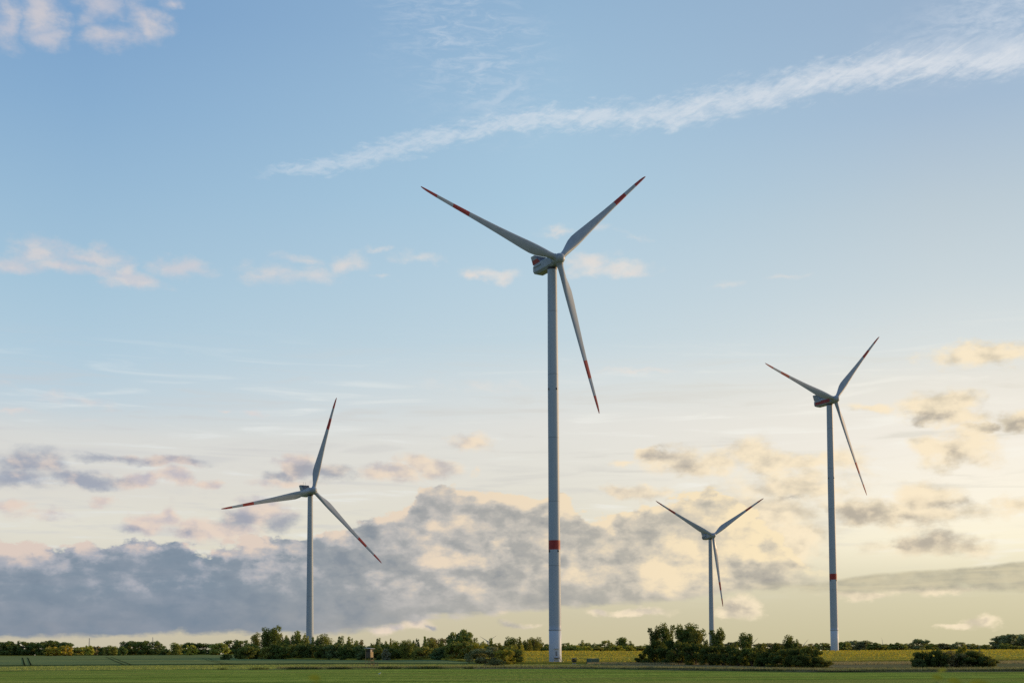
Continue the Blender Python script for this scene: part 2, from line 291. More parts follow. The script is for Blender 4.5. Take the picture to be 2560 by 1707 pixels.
# ------------------------------------------------------------------ mesh helpers
class MB:
    """collects shapes and links them as one mesh object"""
    def __init__(s): s.v = []; s.f = []; s.mi = []; s.sm = []
    def add(s, vs, fs, mi=0, smooth=False):
        b = len(s.v); s.v += [tuple(v) for v in vs]
        for f in fs: s.f.append([b+i for i in f]); s.mi.append(mi); s.sm.append(smooth)
    def box(s, c, d, mi=0, M=None, taper=1.0):
        x, y, z = d[0]/2, d[1]/2, d[2]/2; vs = []
        for k in (-1, 1):
            t = taper if k > 0 else 1
            for i, j in ((-1, -1), (1, -1), (1, 1), (-1, 1)): vs.append(Vector((i*x*t, j*y*t, k*z)))
        vs = [(M @ v if M else v)+Vector(c) for v in vs]
        s.add(vs, [(0, 3, 2, 1), (4, 5, 6, 7), (0, 1, 5, 4), (1, 2, 6, 5), (2, 3, 7, 6), (3, 0, 4, 7)], mi)
    def tube(s, pts, rad, n=10, mi=0, smooth=True, cap=True):
        pts = [Vector(p) for p in pts]; rings = []
        for i, p in enumerate(pts):
            t = (pts[min(i+1, len(pts)-1)]-pts[max(i-1, 0)]).normalized()
            a = Vector((1, 0, 0)) if abs(t.x) < .9 else Vector((0, 1, 0))
            u = t.cross(a).normalized(); w = t.cross(u)
            rings.append([p+(u*math.cos(2*math.pi*k/n)+w*math.sin(2*math.pi*k/n))*rad[i] for k in range(n)])
        vs = [v for r_ in rings for v in r_]; fs = []
        for i in range(len(pts)-1):
            for k in range(n): fs.append((i*n+k, i*n+(k+1) % n, (i+1)*n+(k+1) % n, (i+1)*n+k))
        s.add(vs, fs, mi, smooth)
        if cap:
            s.add(rings[0], [tuple(range(n))[::-1]], mi); s.add(rings[-1], [tuple(range(n))], mi)
    def bar(s, a, b, w, mi=0):
        s.tube([a, b], [w*.707, w*.707], 4, mi, False)
    def mesh(s, name, mats):
        me = bpy.data.meshes.new(name); me.from_pydata(s.v, [], s.f)
        for m_ in (mats if isinstance(mats, (list, tuple)) else [mats]): me.materials.append(m_)
        me.polygons.foreach_set('material_index', s.mi); me.polygons.foreach_set('use_smooth', s.sm)
        me.validate(); me.update(); return me
    def build(s, name, mats, parent=None, loc=None, mat=None):
        return link(name, s.mesh(name, mats), parent, loc, mat)
def link(name, me, parent=None, loc=None, mat=None):
    o = bpy.data.objects.new(name, me); COL.objects.link(o)
    if parent: o.parent = parent
    if mat is not None: o.matrix_local = mat
    elif loc is not None: o.location = loc
    return o
def empty(name, loc, rz=0):
    o = bpy.data.objects.new(name, None); COL.objects.link(o); o.location = loc; o.rotation_euler = (0, 0, rz); o.empty_display_size = .5; return o
def tag(o, label=None, cat=None, group=None, kind=None):
    if label: o['label'] = label
    if cat: o['category'] = cat
    if group: o['group'] = group
    if kind: o['kind'] = kind
    return o
def copy_tree(o, parent=None):
    c = o.copy(); COL.objects.link(c)
    if parent: c.parent = parent
    for ch in list(o.children): copy_tree(ch, c)
    return c

# ------------------------------------------------------------------ materials
def mat(name):
    m_ = bpy.data.materials.new(name); m_.use_nodes = True; q = G(m_.node_tree)
    return m_, q, q.n['Principled BSDF']
def paint(name, col, rough=.45, var=.08, spec=.4):
    m_, q, b = mat(name)
    tc = q.new('ShaderNodeTexCoord').outputs['Object']
    n_ = q.noise(q.mapping(tc, sc=(1, 1, .25)), .9, 5, .6)
    dark = tuple(c*(1-var*2) for c in col[:3])+(1,)
    q.put(b.inputs['Base Color'], q.mix(q.mr(n_, .35, .7), col, dark))
    q.put(b.inputs['Roughness'], q.mr(n_, .3, .7, rough-.06, rough+.1)); b.inputs['Specular IOR Level'].default_value = spec
    return m_
WHITE = paint('turbine_light_grey', (.32, .375, .425, 1), .42, spec=.3)
RED = paint('signal_red', (.33, .032, .028, 1), .5, .12)
TOWERW = paint('tower_paint', (.33, .395, .46, 1), .5, spec=.25)
TOWERB = paint('tower_base_lighter', (.43, .50, .58, 1), .5, .05, spec=.25)
DARK = paint('dark_louvre', (.02, .024, .03, 1), .6)
METAL = paint('galvanised_steel', (.42, .44, .45, 1), .4)
GREENC = paint('container_green', (.035, .115, .085, 1), .5, .1)
WOODD = paint('weathered_wood', (.10, .085, .065, 1), .85, .2)
WOODL = paint('pale_wood', (.40, .29, .14, 1), .75, .15)
ROOFM = paint('roof_sheet', (.30, .31, .33, 1), .5)
HUTB = paint('dark_boards', (.035, .033, .034, 1), .8, .2)
CONC = paint('concrete', (.42, .42, .40, 1), .9, .15)
MARK = paint('dark_marking', (.03, .035, .045, 1), .5)
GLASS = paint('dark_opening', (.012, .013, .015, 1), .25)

def tower_paint(name, col):
    m_, q, b = mat(name); tc = q.new('ShaderNodeTexCoord').outputs['Object']; sp = q.new('ShaderNodeSeparateXYZ'); q.put(sp.inputs[0], tc); z = sp.outputs[2]
    st = q.noise(q.mapping(tc, sc=(1, 1, .018)), 2.6, 5, .65); big = q.noise(q.mapping(tc, sc=(.1, .1, .05)), 1.0, 4, .6)
    fr = q.m('FRACT', q.m('DIVIDE', z, 23.4)); joint = q.mr(q.m('ABSOLUTE', q.m('SUBTRACT', fr, .53)), .012, .004)
    sec = q.m('FRACT', q.m('MULTIPLY', q.m('FLOOR', q.m('ADD', q.m('DIVIDE', z, 23.4), .47)), .618))
    c = q.mix(q.m('MULTIPLY', q.mr(st, .45, .75), .22), col, tuple(v*.5 for v in col[:3])+(1,))
    c = q.mix(q.m('MULTIPLY', q.mr(big, .4, .65), .12), c, (.30, .33, .33, 1)); c = q.mix(q.m('MULTIPLY', sec, .10), c, tuple(v*.6 for v in col[:3])+(1,))
    c = q.mix(q.m('MULTIPLY', joint, .38), c, tuple(v*.35 for v in col[:3])+(1,))
    q.put(b.inputs['Base Color'], c); b.inputs['Roughness'].default_value = .5; b.inputs['Specular IOR Level'].default_value = .25; return m_
TOWERW = tower_paint('tower_paint', (.36, .43, .50, 1)); TOWERB = tower_paint('tower_base_lighter', (.46, .53, .61, 1))  # section below the flange lighter than the rest of the tower
def ground_mat(name, cols, scale=1.4, bump=.8, grain=.05, streak=(.72, 1.18), big=None, spots=None):
    """standing crop or grass: grain along the view of its height, long drifts of colour across it"""
    m_, q, b = mat(name)
    tc = q.new('ShaderNodeNewGeometry').outputs['Position']
    n_ = q.noise(q.mapping(tc, sc=(1, grain, 1)), scale, 8, .75, .2)
    n3 = q.noise(q.mapping(tc, sc=(.05, .22, 1)), 1.0, 5, .6, .4)
    n4 = q.noise(q.mapping(tc, sc=(.012, .05, 1)), 1.0, 4, .6, .4)
    c = q.ramp(q.m('ADD', q.m('MULTIPLY', n_, .62), q.m('MULTIPLY', n3, .38)), [(.36, cols[0]), (.5, cols[1]), (.64, cols[2])])
    if big: c = q.mix(q.m('MULTIPLY', q.mr(n4, .46, .62), .8), c, big)
    hs = q.new('ShaderNodeHueSaturation'); q.put(hs.inputs['Color'], c); q.put(hs.inputs['Value'], q.mr(q.noise(q.mapping(tc, sc=(.008, .11, 1)), 1.0, 4, .6, .5), .35, .65, streak[0], streak[1]))
    c = hs.outputs[0]
    if spots:
        sn = q.noise(q.mapping(tc, sc=(1, .12, 1)), spots[1], 6, .7)
        c = q.mix(q.mr(sn, spots[2], spots[3]), c, spots[0])
    q.put(b.inputs['Base Color'], c); b.inputs['Roughness'].default_value = 1.0; b.inputs['Specular IOR Level'].default_value = 0.0
    bp = q.new('ShaderNodeBump'); bp.inputs['Strength'].default_value = bump; bp.inputs['Distance'].default_value = .35
    q.put(bp.inputs['Height'], n_); q.put(b.inputs['Normal'], bp.outputs[0])
    return m_
M_NEAR = ground_mat('young_crop', [(.105, .165, .025, 1), (.21, .30, .050, 1), (.34, .41, .085, 1)], big=(.25, .275, .062, 1))
M_VERGE = ground_mat('dry_verge_grass', [(.06, .085, .03, 1), (.16, .165, .065, 1), (.30, .26, .13, 1)], 1.8, big=(.28, .23, .14, 1), streak=(.6, 1.3))
M_MEADOW = ground_mat('meadow_turf', [(.11, .17, .035, 1), (.21, .27, .06, 1), (.32, .36, .10, 1)], 1.6, big=(.29, .27, .10, 1), streak=(.7, 1.25))
M_WHEAT = ground_mat('wheat_crop', [(.13, .18, .075, 1), (.19, .25, .095, 1), (.25, .30, .115, 1)], .8, .5, big=(.28, .29, .08, 1), streak=(.6, 1.25))  # streak puts the shade of undulations into the wheat colour
M_FLOWER = ground_mat('faded_flower_crop', [(.15, .165, .030, 1), (.34, .29, .045, 1), (.52, .40, .055, 1)], .9, 1.0, grain=.08, big=(.24, .24, .045, 1), streak=(.65, 1.3), spots=((.80, .58, .04, 1), .6, .62, .70))
M_FAR = ground_mat('far_land', [(.08, .10, .03, 1), (.12, .13, .045, 1), (.17, .16, .06, 1)], .1, .2)
M_TRACK = ground_mat('shaded_track', [(.010, .020, .010, 1), (.016, .028, .014, 1), (.025, .04, .02, 1)], 1, .3)  # shade between the stalks put into the dark track colour

def leaf_mat(name, trans=.42):
    m_, q, b = mat(name); q.n.remove(b)
    oi = q.new('ShaderNodeObjectInfo'); ge = q.new('ShaderNodeNewGeometry')
    rnd = ge.outputs['Random Per Island']
    hs = q.new('ShaderNodeHueSaturation'); q.put(hs.inputs['Color'], oi.outputs['Color'])
    q.put(hs.inputs['Hue'], q.mr(rnd, 0, 1, .475, .52, False)); q.put(hs.inputs['Value'], q.mr(q.m('FRACT', q.m('MULTIPLY', rnd, 7.31)), 0, 1, .55, 1.5, False))
    q.put(hs.inputs['Saturation'], q.mr(q.m('FRACT', q.m('MULTIPLY', rnd, 3.7)), 0, 1, .85, 1.1, False))
    d = q.new('ShaderNodeBsdfDiffuse'); t = q.new('ShaderNodeBsdfTranslucent'); q.put(d.inputs[0], hs.outputs[0])
    q.put(t.inputs[0], q.mix(.5, hs.outputs[0], (.25, .26, .02, 1)))
    mx = q.new('ShaderNodeMixShader'); mx.inputs[0].default_value = trans; q.l.new(d.outputs[0], mx.inputs[1]); q.l.new(t.outputs[0], mx.inputs[2])
    q.l.new(mx.outputs[0], q.n['Material Output'].inputs[0]); return m_
LEAF = leaf_mat('foliage'); BARK = paint('bark', (.09, .075, .055, 1), .9, .25)
GRASSM = leaf_mat('grass_blades', .25)

# ------------------------------------------------------------------ terrain
def sstep(a, b, x):
    t = min(1, max(0, (x-a)/(b-a))); return t*t*(3-2*t)
def lerp_tab(x, tab):
    if x <= tab[0][0]: return tab[0][1]
    for (a, p), (b, q) in zip(tab, tab[1:]):
        if x <= b:
            t = (x-a)/(b-a); return p+(q-p)*t
    return tab[-1][1]
ZL = [(320, 0), (450, 0), (600, .75), (700, 1.5), (900, 2.6), (1200, 3.65), (2000, 3.5), (9000, 2)]
ZC = [(320, 0), (400, -.1), (453, -.38), (500, .3), (600, 2.0), (680, 3.2), (750, 4.0), (850, 3.9), (1200, 3.5), (2000, 3.0), (9000, 2)]
ZR = [(227, 0), (400, 0), (500, 1.1), (600, 2.2), (722, 3.30), (800, 3.45), (1000, 3.3), (2000, 2.8), (9000, 2)]
def gz(X, Y):
    u = X/max(Y, 150.0)
    if Y < 320: z = 0
    else:
        l, c, r_ = lerp_tab(Y, ZL), lerp_tab(Y, ZC), lerp_tab(Y, ZR)
        a = sstep(-.10, .0, u); b = sstep(.12, .2, u)
        z = l+(c-l)*a; z = z+(r_-z)*b
    z += 2.3*(1-sstep(14, 70, math.hypot(X, Y)))
    return z
def E1(X): return lerp_tab(X, [(-4000, 330), (-95, 323), (-28, 320), (0, 310), (21, 297), (42, 256), (59, 229), (88, 226), (200, 224), (4000, 215)])
def E2(X): return lerp_tab(X, [(-4000, 470), (-60, 462), (-30, 452), (-11, 448), (30, 446), (62, 396), (120, 394), (4000, 390)])
def E3(X): return lerp_tab(X, [(-4000, 1150), (-156, 1150), (-151, 690), (-71, 590), (-32, 555), (-20, 500), (-6, 449)]) if X < -6 else E2(X)+.02
def E4(X): return 1150+60*math.sin(X*.004)
xs = sorted(set([-6000, -4000, -2500, -1600, -1100, -800] + list(range(-640, 641, 8)) + [800, 1100, 1600, 2500, 4000, 6000] + [-156, -151]))
def strip(name, ya, yb, n, m_, xs_, ha=0, hb=0, wall=0, power=1.0):
    mb = MB(); vs = []
    cols_ = []
    ha0, wall0 = ha, wall
    for X in xs_:
        a, b = ya(X), yb(X); col_ = []
        if callable(ha0): ha = ha0(X); wall = ha+.05
        rng = random.Random(int(X*10)+7)
        if wall: col_.append((X, a, gz(X, a)+ha-wall-.05))
        for i in range(n+1):
            t = (i/n)**power; Y = a+(b-a)*t
            jz = rng.uniform(-.08, .08) if (wall and i == 0) else 0
            col_.append((X, Y, gz(X, Y)+ha+(hb-ha)*t+jz))
        cols_.append(col_)
    m = len(cols_[0])
    for c_ in cols_: vs += c_
    fs = [(i*m+j, (i+1)*m+j, (i+1)*m+j+1, i*m+j+1) for i in range(len(cols_)-1) for j in range(m-1)]
    mb.add(vs, fs, 0, False); o = mb.build(name, m_); tag(o, kind='structure'); return o
def const(v): return lambda X: v
strip('ground_behind', const(-3000), const(-60), 6, M_VERGE, xs)
strip('near_field', const(-60), E1, 46, M_NEAR, xs)
VH = lambda X: lerp_tab(X, [(-30, .06), (15, .12), (30, .45), (4000, .45)])
strip('meadow', E1, E2, 16, M_MEADOW, [x for x in xs if x <= -12]+[-12], VH, .1)
strip('grass_verge', E1, E2, 16, M_VERGE, [-12]+[x for x in xs if x > -12], VH, .1)
xl = [x for x in xs if x <= -6]+[-6]; xr = [x for x in xs]
strip('wheat_field', E2, E3, 50, M_WHEAT, sorted(set(xl)), .55, .25, .5)
strip('flower_field', E3, lambda X: max(E4(X), E3(X)+20), 60, M_FLOWER, xr, .9, .4, .85)
strip('far_land', lambda X: max(E4(X), E3(X)+20), const(14000), 40, M_FAR, xs, .3, 0, 0, 2.0)

# wheel tracks in the wheat (pairs of lines, shade inside the crop painted dark)
def on_ground(px, py):
    d = ray(px, py); lo, hi = 100, 3000
    for k in range(60):
        mid_ = (lo+hi)/2
        if CAMZ+d.z/d.y*mid_ > gz(d.x/d.y*mid_, mid_)+.4: lo = mid_
        else: hi = mid_
    return Vector((d.x/d.y*lo, lo, 0))
def track(pa, pb, w, label):
    a, b = on_ground(*pa), on_ground(*pb); mb = MB(); vs = []
    n = 50; dv = (b-a).normalized(); nv = Vector((-dv.y, dv.x, 0))
    for i in range(n+1):
        t = i/n; p = a+(b-a)*t
        for k in (-1, 1):
            q_ = p+nv*w*k; e = (q_.y-E2(q_.x))/(E3(q_.x)-E2(q_.x))
            vs.append((q_.x, q_.y, gz(q_.x, q_.y)+.55-.30*max(0, min(1, e))+.10))
    mb.add(vs, [(2*i, 2*i+1, 2*i+3, 2*i+2) for i in range(n)]); tag(mb.build('wheel_track', M_TRACK), kind='structure')
track((56, 1642.8), (61, 1662), .28, ''); track((69, 1642.8), (77, 1662), .28, '')
track((265, 1641.5), (312, 1662), .22, ''); track((277, 1641.5), (330, 1662), .22, '')
track((505, 1645), (572, 1662), .15, ''); track((520, 1645), (586, 1662), .15, '')
track((795, 1658), (815, 1663.5), .13, ''); track((808, 1658), (835, 1663.5), .13, '')

# ------------------------------------------------------------------ grass: nobody could count it
def tufts(name, spots, hmin, hmax, w, color, seed, per=6, mat_=GRASSM):
    rng = np.random.default_rng(seed); n = len(spots)*per
    base_ = np.repeat(np.array(spots), per, 0); base_[:, :2] += rng.normal(0, .22, (n, 2))
    h = rng.uniform(hmin, hmax, n); a = rng.uniform(0, 6.283, n); lean = rng.normal(0, .25, (n, 2))*h[:, None]
    ww = w*rng.uniform(.5, 1.4, n)
    dx, dy = np.cos(a)*ww, np.sin(a)*ww
    v = np.zeros((n, 3, 3)); v[:, 0] = base_; v[:, 1] = base_; v[:, 2] = base_
    v[:, 0, 0] -= dx; v[:, 0, 1] -= dy; v[:, 1, 0] += dx; v[:, 1, 1] += dy
    v[:, 2, 0] += lean[:, 0]; v[:, 2, 1] += lean[:, 1]; v[:, 2, 2] += h
    o = quick_mesh(name, v.reshape(-1, 3), 3, mat_); o.color = color; return tag(o, kind='stuff')
def quick_mesh_data(name, v, k, m_):
    n = len(v)//k; me = bpy.data.meshes.new(name)
    me.vertices.add(len(v)); me.vertices.foreach_set('co', v.astype(np.float32).ravel())
    me.loops.add(len(v)); me.loops.foreach_set('vertex_index', np.arange(len(v), dtype=np.int32))
    me.polygons.add(n); me.polygons.foreach_set('loop_start', np.arange(n, dtype=np.int32)*k); me.polygons.foreach_set('loop_total', np.full(n, k, np.int32))
    me.materials.append(m_); me.update(calc_edges=True); return me
def quick_mesh(name, v, k, m_): return link(name, quick_mesh_data(name, v, k, m_))
rg = random.Random(5)
def band_spots(x0, x1, fy, n, dz=0, clump=None):
    out_ = []
    for _ in range(n):
        X = rg.uniform(x0, x1)
        if clump and math.sin(X*clump)+math.sin(X*clump*2.7+1)+rg.gauss(0, .5) < .3: continue
        Y = fy(X, rg.random()); out_.append((X, Y, gz(X, Y)+dz))
    return out_
tag(tufts('verge_grass', band_spots(-60, 190, lambda X, t: E1(X)+t*t*9, 7500, .25), .25, .75, .05, (.34, .32, .14, 1), 1), 'tall pale dry grass along the far edge of the near field', 'grass')
tag(tufts('dark_weeds', band_spots(-75, -10, lambda X, t: E1(X)-.5+t*4, 1700, .05, .21), .3, .9, .07, (.09, .12, .04, 1), 2), 'patchy dark weeds at the foot of the verge', 'weeds')
tag(tufts('pale_grass_strip', band_spots(25, 190, lambda X, t: E2(X)-60+t*45, 7000, .15), .4, .9, .06, (.42, .34, .17, 1), 3), 'straw coloured tall grass in front of the yellow field', 'grass')
tag(tufts('meadow_grass', band_spots(-170, 30, lambda X, t: E1(X)+9+t*120, 9000, .05), .15, .4, .06, (.36, .42, .11, 1), 4), 'soft green meadow grass between the two fields', 'grass')
tag(tufts('yellow_flowers', band_spots(-10, 420, lambda X, t: E3(X)+2+t**.8*330, 16000, .8), .15, .5, .16, (.75, .56, .05, 1), 6, 3), 'yellow flower heads on top of the ripening crop', 'flowers')

# ------------------------------------------------------------------ wind turbines
RB = 58.5
def blade_mesh():
    st_ = [(1.5, 2.2, 2.2, 0, .5), (2.6, 2.25, 2.25, 0, .5), (4.5, 2.45, 2.0, 18, .46), (7, 3.1, 1.6, 17, .38), (9.5, 3.6, 1.25, 15, .33), (12, 3.75, 1.02, 12.5, .31), (15, 3.55, .86, 10.5, .30),
           (20, 3.05, .68, 8, .29), (26, 2.5, .52, 5.5, .28), (32, 2.05, .41, 3.8, .28), (38, 1.7, .32, 2.4, .28), (38.4, 1.68, .32, 2.4, .28), (45.2, 1.38, .25, 1.2, .28), (51.7, 1.12, .19, .5, .29), (55.5, .86, .14, 0, .3), (57.3, .6, .10, 0, .33), (58.2, .34, .06, 0, .4), (58.5, .10, .03, 0, .5)]
    # resample so that every band edge is a ring
    rs = sorted(set([s_[0] for s_ in st_]+[38.3, 45.05, 51.7]))
    def itp(r_, k): return lerp_tab(r_, [(s_[0], s_[k]) for s_ in st_])
    n = 24; mb = MB(); vs = []
    for r_ in rs:
        c_, t_, tw, ax = itp(r_, 1)*(1+.12*sstep(4, 12, r_)), itp(r_, 2), R(itp(r_, 3)), itp(r_, 4)
        air = sstep(2.6, 8, r_); by = 1.0*(r_/RB)**2*BEND[0]
        for k in range(n):
            a = 2*math.pi*k/n
            x = (.5-.5*math.cos(a)); half = 5*(.2969*math.sqrt(x)-.126*x-.3516*x*x+.2843*x**3-.1015*x**4)
            ya = half*t_*(1 if math.sin(a) >= 0 else -1)*(1.15 if math.sin(a) >= 0 else .85)
            yc = .5*math.sin(a)*t_
            X = (x-ax)*c_; Yv = yc+(ya-yc)*air
            # LE (-x) turned upwind (+y) at the root
            vs.append((X*math.cos(tw)+Yv*math.sin(tw), -X*math.sin(tw)+Yv*math.cos(tw)+by, r_))
    m = len(rs)
    for i in range(m-1):
        mid_ = (rs[i]+rs[i+1])/2; mi = 1 if (38.3 < mid_ < 45.05 or mid_ > 51.7) else 0
        mb.add([], [], 0)
        for k in range(n): mb.f.append((i*n+k, i*n+(k+1) % n, (i+1)*n+(k+1) % n, (i+1)*n+k)); mb.mi.append(mi); mb.sm.append(True)
    mb.v = vs; mb.f.append([(m-1)*n+k for k in range(n)]); mb.mi.append(1); mb.sm.append(False)
    return mb.mesh('blade', [WHITE, RED])
BEND = [2.6]; BL = blade_mesh()
def hub_mesh():
    mb = MB()
    prof = [(-1.9, 1.55), (-1.75, 1.85), (-1.0, 2.0), (0, 2.05), (.9, 1.98), (1.6, 1.72), (2.15, 1.3), (2.5, .8), (2.68, .3), (2.7, .02)]
    mb.tube([(0, 0, 0)]*0 or [(0, -y, 0) for y, r_ in prof], [r_ for y, r_ in prof], 32)
    for a in range(3):
        d = Vector((math.sin(a*2.0944), 0, math.cos(a*2.0944)))
        mb.tube([d*1.2, d*2.15, d*2.25], [1.32, 1.28, 1.2], 24)
    return mb.mesh('hub', WHITE)
HUBM = hub_mesh()
NH = 4.4
def nacelle_mesh(markings=None):
    # body behind the hub (+y), octagonal section with a broad lower chamfer
    mb = MB(); secs = []
    def sec(y, w, zt, zb, cb_, ct): return [(x, y, z) for x, z in ((-w, zb+cb_), (-w+cb_*.8, zb), (w-cb_*.8, zb), (w, zb+cb_), (w, zt-ct), (w-ct, zt), (-w+ct, zt), (-w, zt-ct))]
    secs = [sec(1.75, 1.7, 1.7, -1.7, .9, .6), sec(2.2, 2.0, 1.9, -1.95, .8, .4), sec(6.0, 2.1, 1.95, -2.15, .8, .35), sec(13.2, 2.1, 1.85, -2.1, .8, .35), sec(14.6, 1.9, 1.5, -1.5, .7, .4), sec(14.9, 1.6, 1.15, -1.1, .6, .4)]
    vs = [p for s_ in secs for p in s_]; fs = []
    for i in range(len(secs)-1):
        for k in range(8): fs.append((i*8+k, (i+1)*8+k, (i+1)*8+(k+1) % 8, i*8+(k+1) % 8))
    fs += [tuple(range(8)), tuple(range(40, 48))[::-1]]
    mb.add(vs, fs)
    return mb.mesh('nacelle', WHITE)
NACM = nacelle_mesh()
def turbine(base_, az_, H, phase, style, label, group, bend_scale=1.0):
    root = empty('wind_turbine', base_, R(az_)); tag(root, label, 'wind turbine', group)
    tall = style in ('main', 'right')
    rb, rt = (2.27, 1.72) if tall else (2.15, 1.5)
    zt = H-2.05
    mb = MB(); prof = [(0, rb), (12.4, rb*.99), (12.41, rb*.985), (40, rb*.955), (70, rb*.89), (100, rt+.25), (zt, rt)] if tall else [(0, rb), (20, rb*.97), (50, rb*.86), (75, rt+.14), (zt, rt)]
    def rad(z): return lerp_tab(z, prof)
    zs = sorted(set([p[0] for p in prof]+([41.6, 45.0] if tall else [])+list(np.linspace(5, zt-1, 16))))
    lo = [z for z in zs if z <= 12.41]; 
    pr = [(z, rad(z)) for z in zs]
    n = 48; vs = [(r_*math.cos(2*math.pi*k/n), r_*math.sin(2*math.pi*k/n), z) for z, r_ in pr for k in range(n)]
    for i in range(len(pr)-1):
        zm = (pr[i][0]+pr[i+1][0])/2
        mi = 1 if (tall and 41.6 < zm < 45.0) else (2 if (tall and zm < 12.4) else 0)
        for k in range(n): mb.f.append((i*n+k, i*n+(k+1) % n, (i+1)*n+(k+1) % n, (i+1)*n+k)); mb.mi.append(mi); mb.sm.append(True)
    mb.v = vs; tw = mb.build('tower', [TOWERW, RED, TOWERB], root)
    fl = MB()
    if tall: fl.tube([(0, 0, 12.3), (0, 0, 12.65)], [rad(12.4)+.09]*2, 48, smooth=False)
    else: fl.tube([(0, 0, zt-.5), (0, 0, zt-.2)], [rt+.05]*2, 40, smooth=False)
    fl.build('flange', METAL if not tall else TOWERW, tw)
    cb_ = MB(); cb_.tube([(0, 0, -.4), (0, 0, .12)], [rb+.9, rb+.8], 32, smooth=False); cb_.build('foundation', CONC, tw)
    if tall:
        for zl in (100.4, 41.0):
            for k in range(4):
                a = R(-az_)-math.pi/2+R(35)+k*math.pi/2-(R(95) if 0 else 0)
                q_ = MB(); rr_ = rad(zl)+.12
                q_.box((rr_*math.cos(a), rr_*math.sin(a), zl), (.38, .38, .5)); q_.tube([(rr_*math.cos(a), rr_*math.sin(a), zl+.25), (rr_*math.cos(a), rr_*math.sin(a), zl+.5)], [.14, .1], 8)
                q_.build('obstruction_light', MARK, tw)
    if style == 'main':
        # door, platform and stair facing the viewer a little to the right
        a0 = R(-az_)-math.pi/2+R(8); M = Matrix.Rotation(a0+math.pi/2, 4, 'Z')
        def L(x, y, z): return M @ Vector((x, -(rb+y), z))
        d = MB(); w_ = .5
        vs = []
        for z in (2.5, 5.1):
            for k in range(7):
                t = -w_+2*w_*k/6; vs.append(M @ Vector((t, -(math.sqrt(rb*rb-t*t)+.04), z)))
        d.add(vs, [(k, k+1, k+8, k+7) for k in range(6)]); door = d.build('door', TOWERB, tw)
        q_ = MB()
        for k in range(4): q_.box(L(0, .07, 3.3+k*.42), (.62, .05, .24), M=M.to_3x3().to_4x4())
        q_.build('door_louvre', MARK, door)
        q_ = MB(); q_.box(L(0, .25, 5.75), (1.9, .5, .10), M=M); q_.build('rain_hood', METAL, tw)
        q_ = MB(); q_.box(L(0.1, .75, 2.4), (2.0, 1.5, .12), M=M)
        for x in (-.9, 1.1):
            for y in (.1, 1.45): q_.bar(L(x, y, 2.4), L(x, y, 3.5), .05)
        for z in (2.95, 3.5): q_.bar(L(-.9, 1.45, z), L(1.1, 1.45, z), .05); q_.bar(L(-.9, .1, z), L(-.9, 1.45, z), .05)
        for y in (.2, 1.4):
            q_.bar(L(-.8, y, 0), L(-.8, y, 2.4), .08)
        q_.box(L(.1, 1.5, 2.38), (2.0, .06, .3), M=M, mi=1)
        q_.build('platform', [METAL, MARK], tw)
        q_ = MB()
        for y in (.35, 1.25):
            q_.bar(L(1.1, y, 2.35), L(2.2, y, 0.05), .09); q_.bar(L(1.1, y, 3.4), L(2.25, y, 1.1), .05); q_.bar(L(2.25, y, 1.1), L(2.25, y, 0), .05)
        for k in range(9): q_.box(L(1.2+k*.115, .8, 2.2-k*.25), (.22, .9, .04), M=M)
        q_.build('stair', METAL, tw)
    # nacelle
    tilt = R(5)
    Mn = Matrix.Translation((0, -NH, H)) @ Matrix.Rotation(-tilt*.35, 4, 'X')
    nac = link('nacelle', NACM, root, mat=Mn)
    yb = MB(); yb.tube([(0, NH, -2.75), (0, NH, -1.95)], [rt+.02, rt+.18], 32); yb.build('yaw_ring', MARK, nac)
    # cooler on the back of the roof
    cool = MB()
    for s_ in (-1, 1):
        xa, xb_ = s_*2.0, s_*2.75; tkn = -s_*.16
        pts = [(xa, 9.6, 1.75), (xa, 14.4, 1.6), (xb_, 14.7, 4.75), (xb_, 12.4, 4.75)]
        low = [(a+(b-a)*.52) for a, b in ((1.75, 4.75),)][0]
        def lerp3(p, q_, t): return tuple(p[i]+(q_[i]-p[i])*t for i in range(3))
        m1, m2 = lerp3(pts[0], pts[3], .5), lerp3(pts[1], pts[2], .5)
        for qd, mi in (((pts[0], pts[1], m2, m1), 1 if style == 'main' else 0), ((m1, m2, pts[2], pts[3]), 0)):
            vs = list(qd)+[(p[0]+tkn, p[1], p[2]) for p in qd]
            cool.add(vs, [(0, 1, 2, 3), (7, 6, 5, 4), (0, 4, 5, 1), (1, 5, 6, 2), (2, 6, 7, 3), (3, 7, 4, 0)], mi)
    cool.box((0, 13.5, 4.8), (5.3, 2.2, .14))
    ck = cool.build('cooler', [WHITE, RED], nac)
    lv = MB(); lv.add([(-1.85, 9.9, 1.8), (1.85, 9.9, 1.8), (2.5, 12.5, 4.7), (-2.5, 12.5, 4.7)], [(0, 1, 2, 3)], 0)
    lv.add([(-1.85, 14.2, 1.7), (1.85, 14.2, 1.7), (2.5, 14.5, 4.7), (-2.5, 14.5, 4.7)], [(3, 2, 1, 0)], 0)
    for k in range(6):
        x = -1.55+k*.62; lv.bar((x, 9.75, 1.85), (x*1.3, 12.35, 4.7), .17, 1)
    lv.build('radiator_louvre', [DARK, WHITE], ck)
    for x in (-.7, .7):
        an = MB(); an.bar((x, 13, 4.85), (x, 13, 6.7), .09); an.bar((x-.3, 13, 6.4), (x+.3, 13, 6.4), .07); an.build('wind_sensor', METAL, nac)
    for s_ in (-1, 1):
        sk = MB(); sk.box((s_*2.22, 11.2, .55), (.26, 4.6, .34)); sk.build('side_rail', WHITE, nac)
    if style == 'right':
        for s_ in (-1, 1):
            q_ = MB(); q_.box((s_*2.115, 8.0, -.15), (.06, 11.2, 2.0)); q_.build('red_side_band', RED, nac)
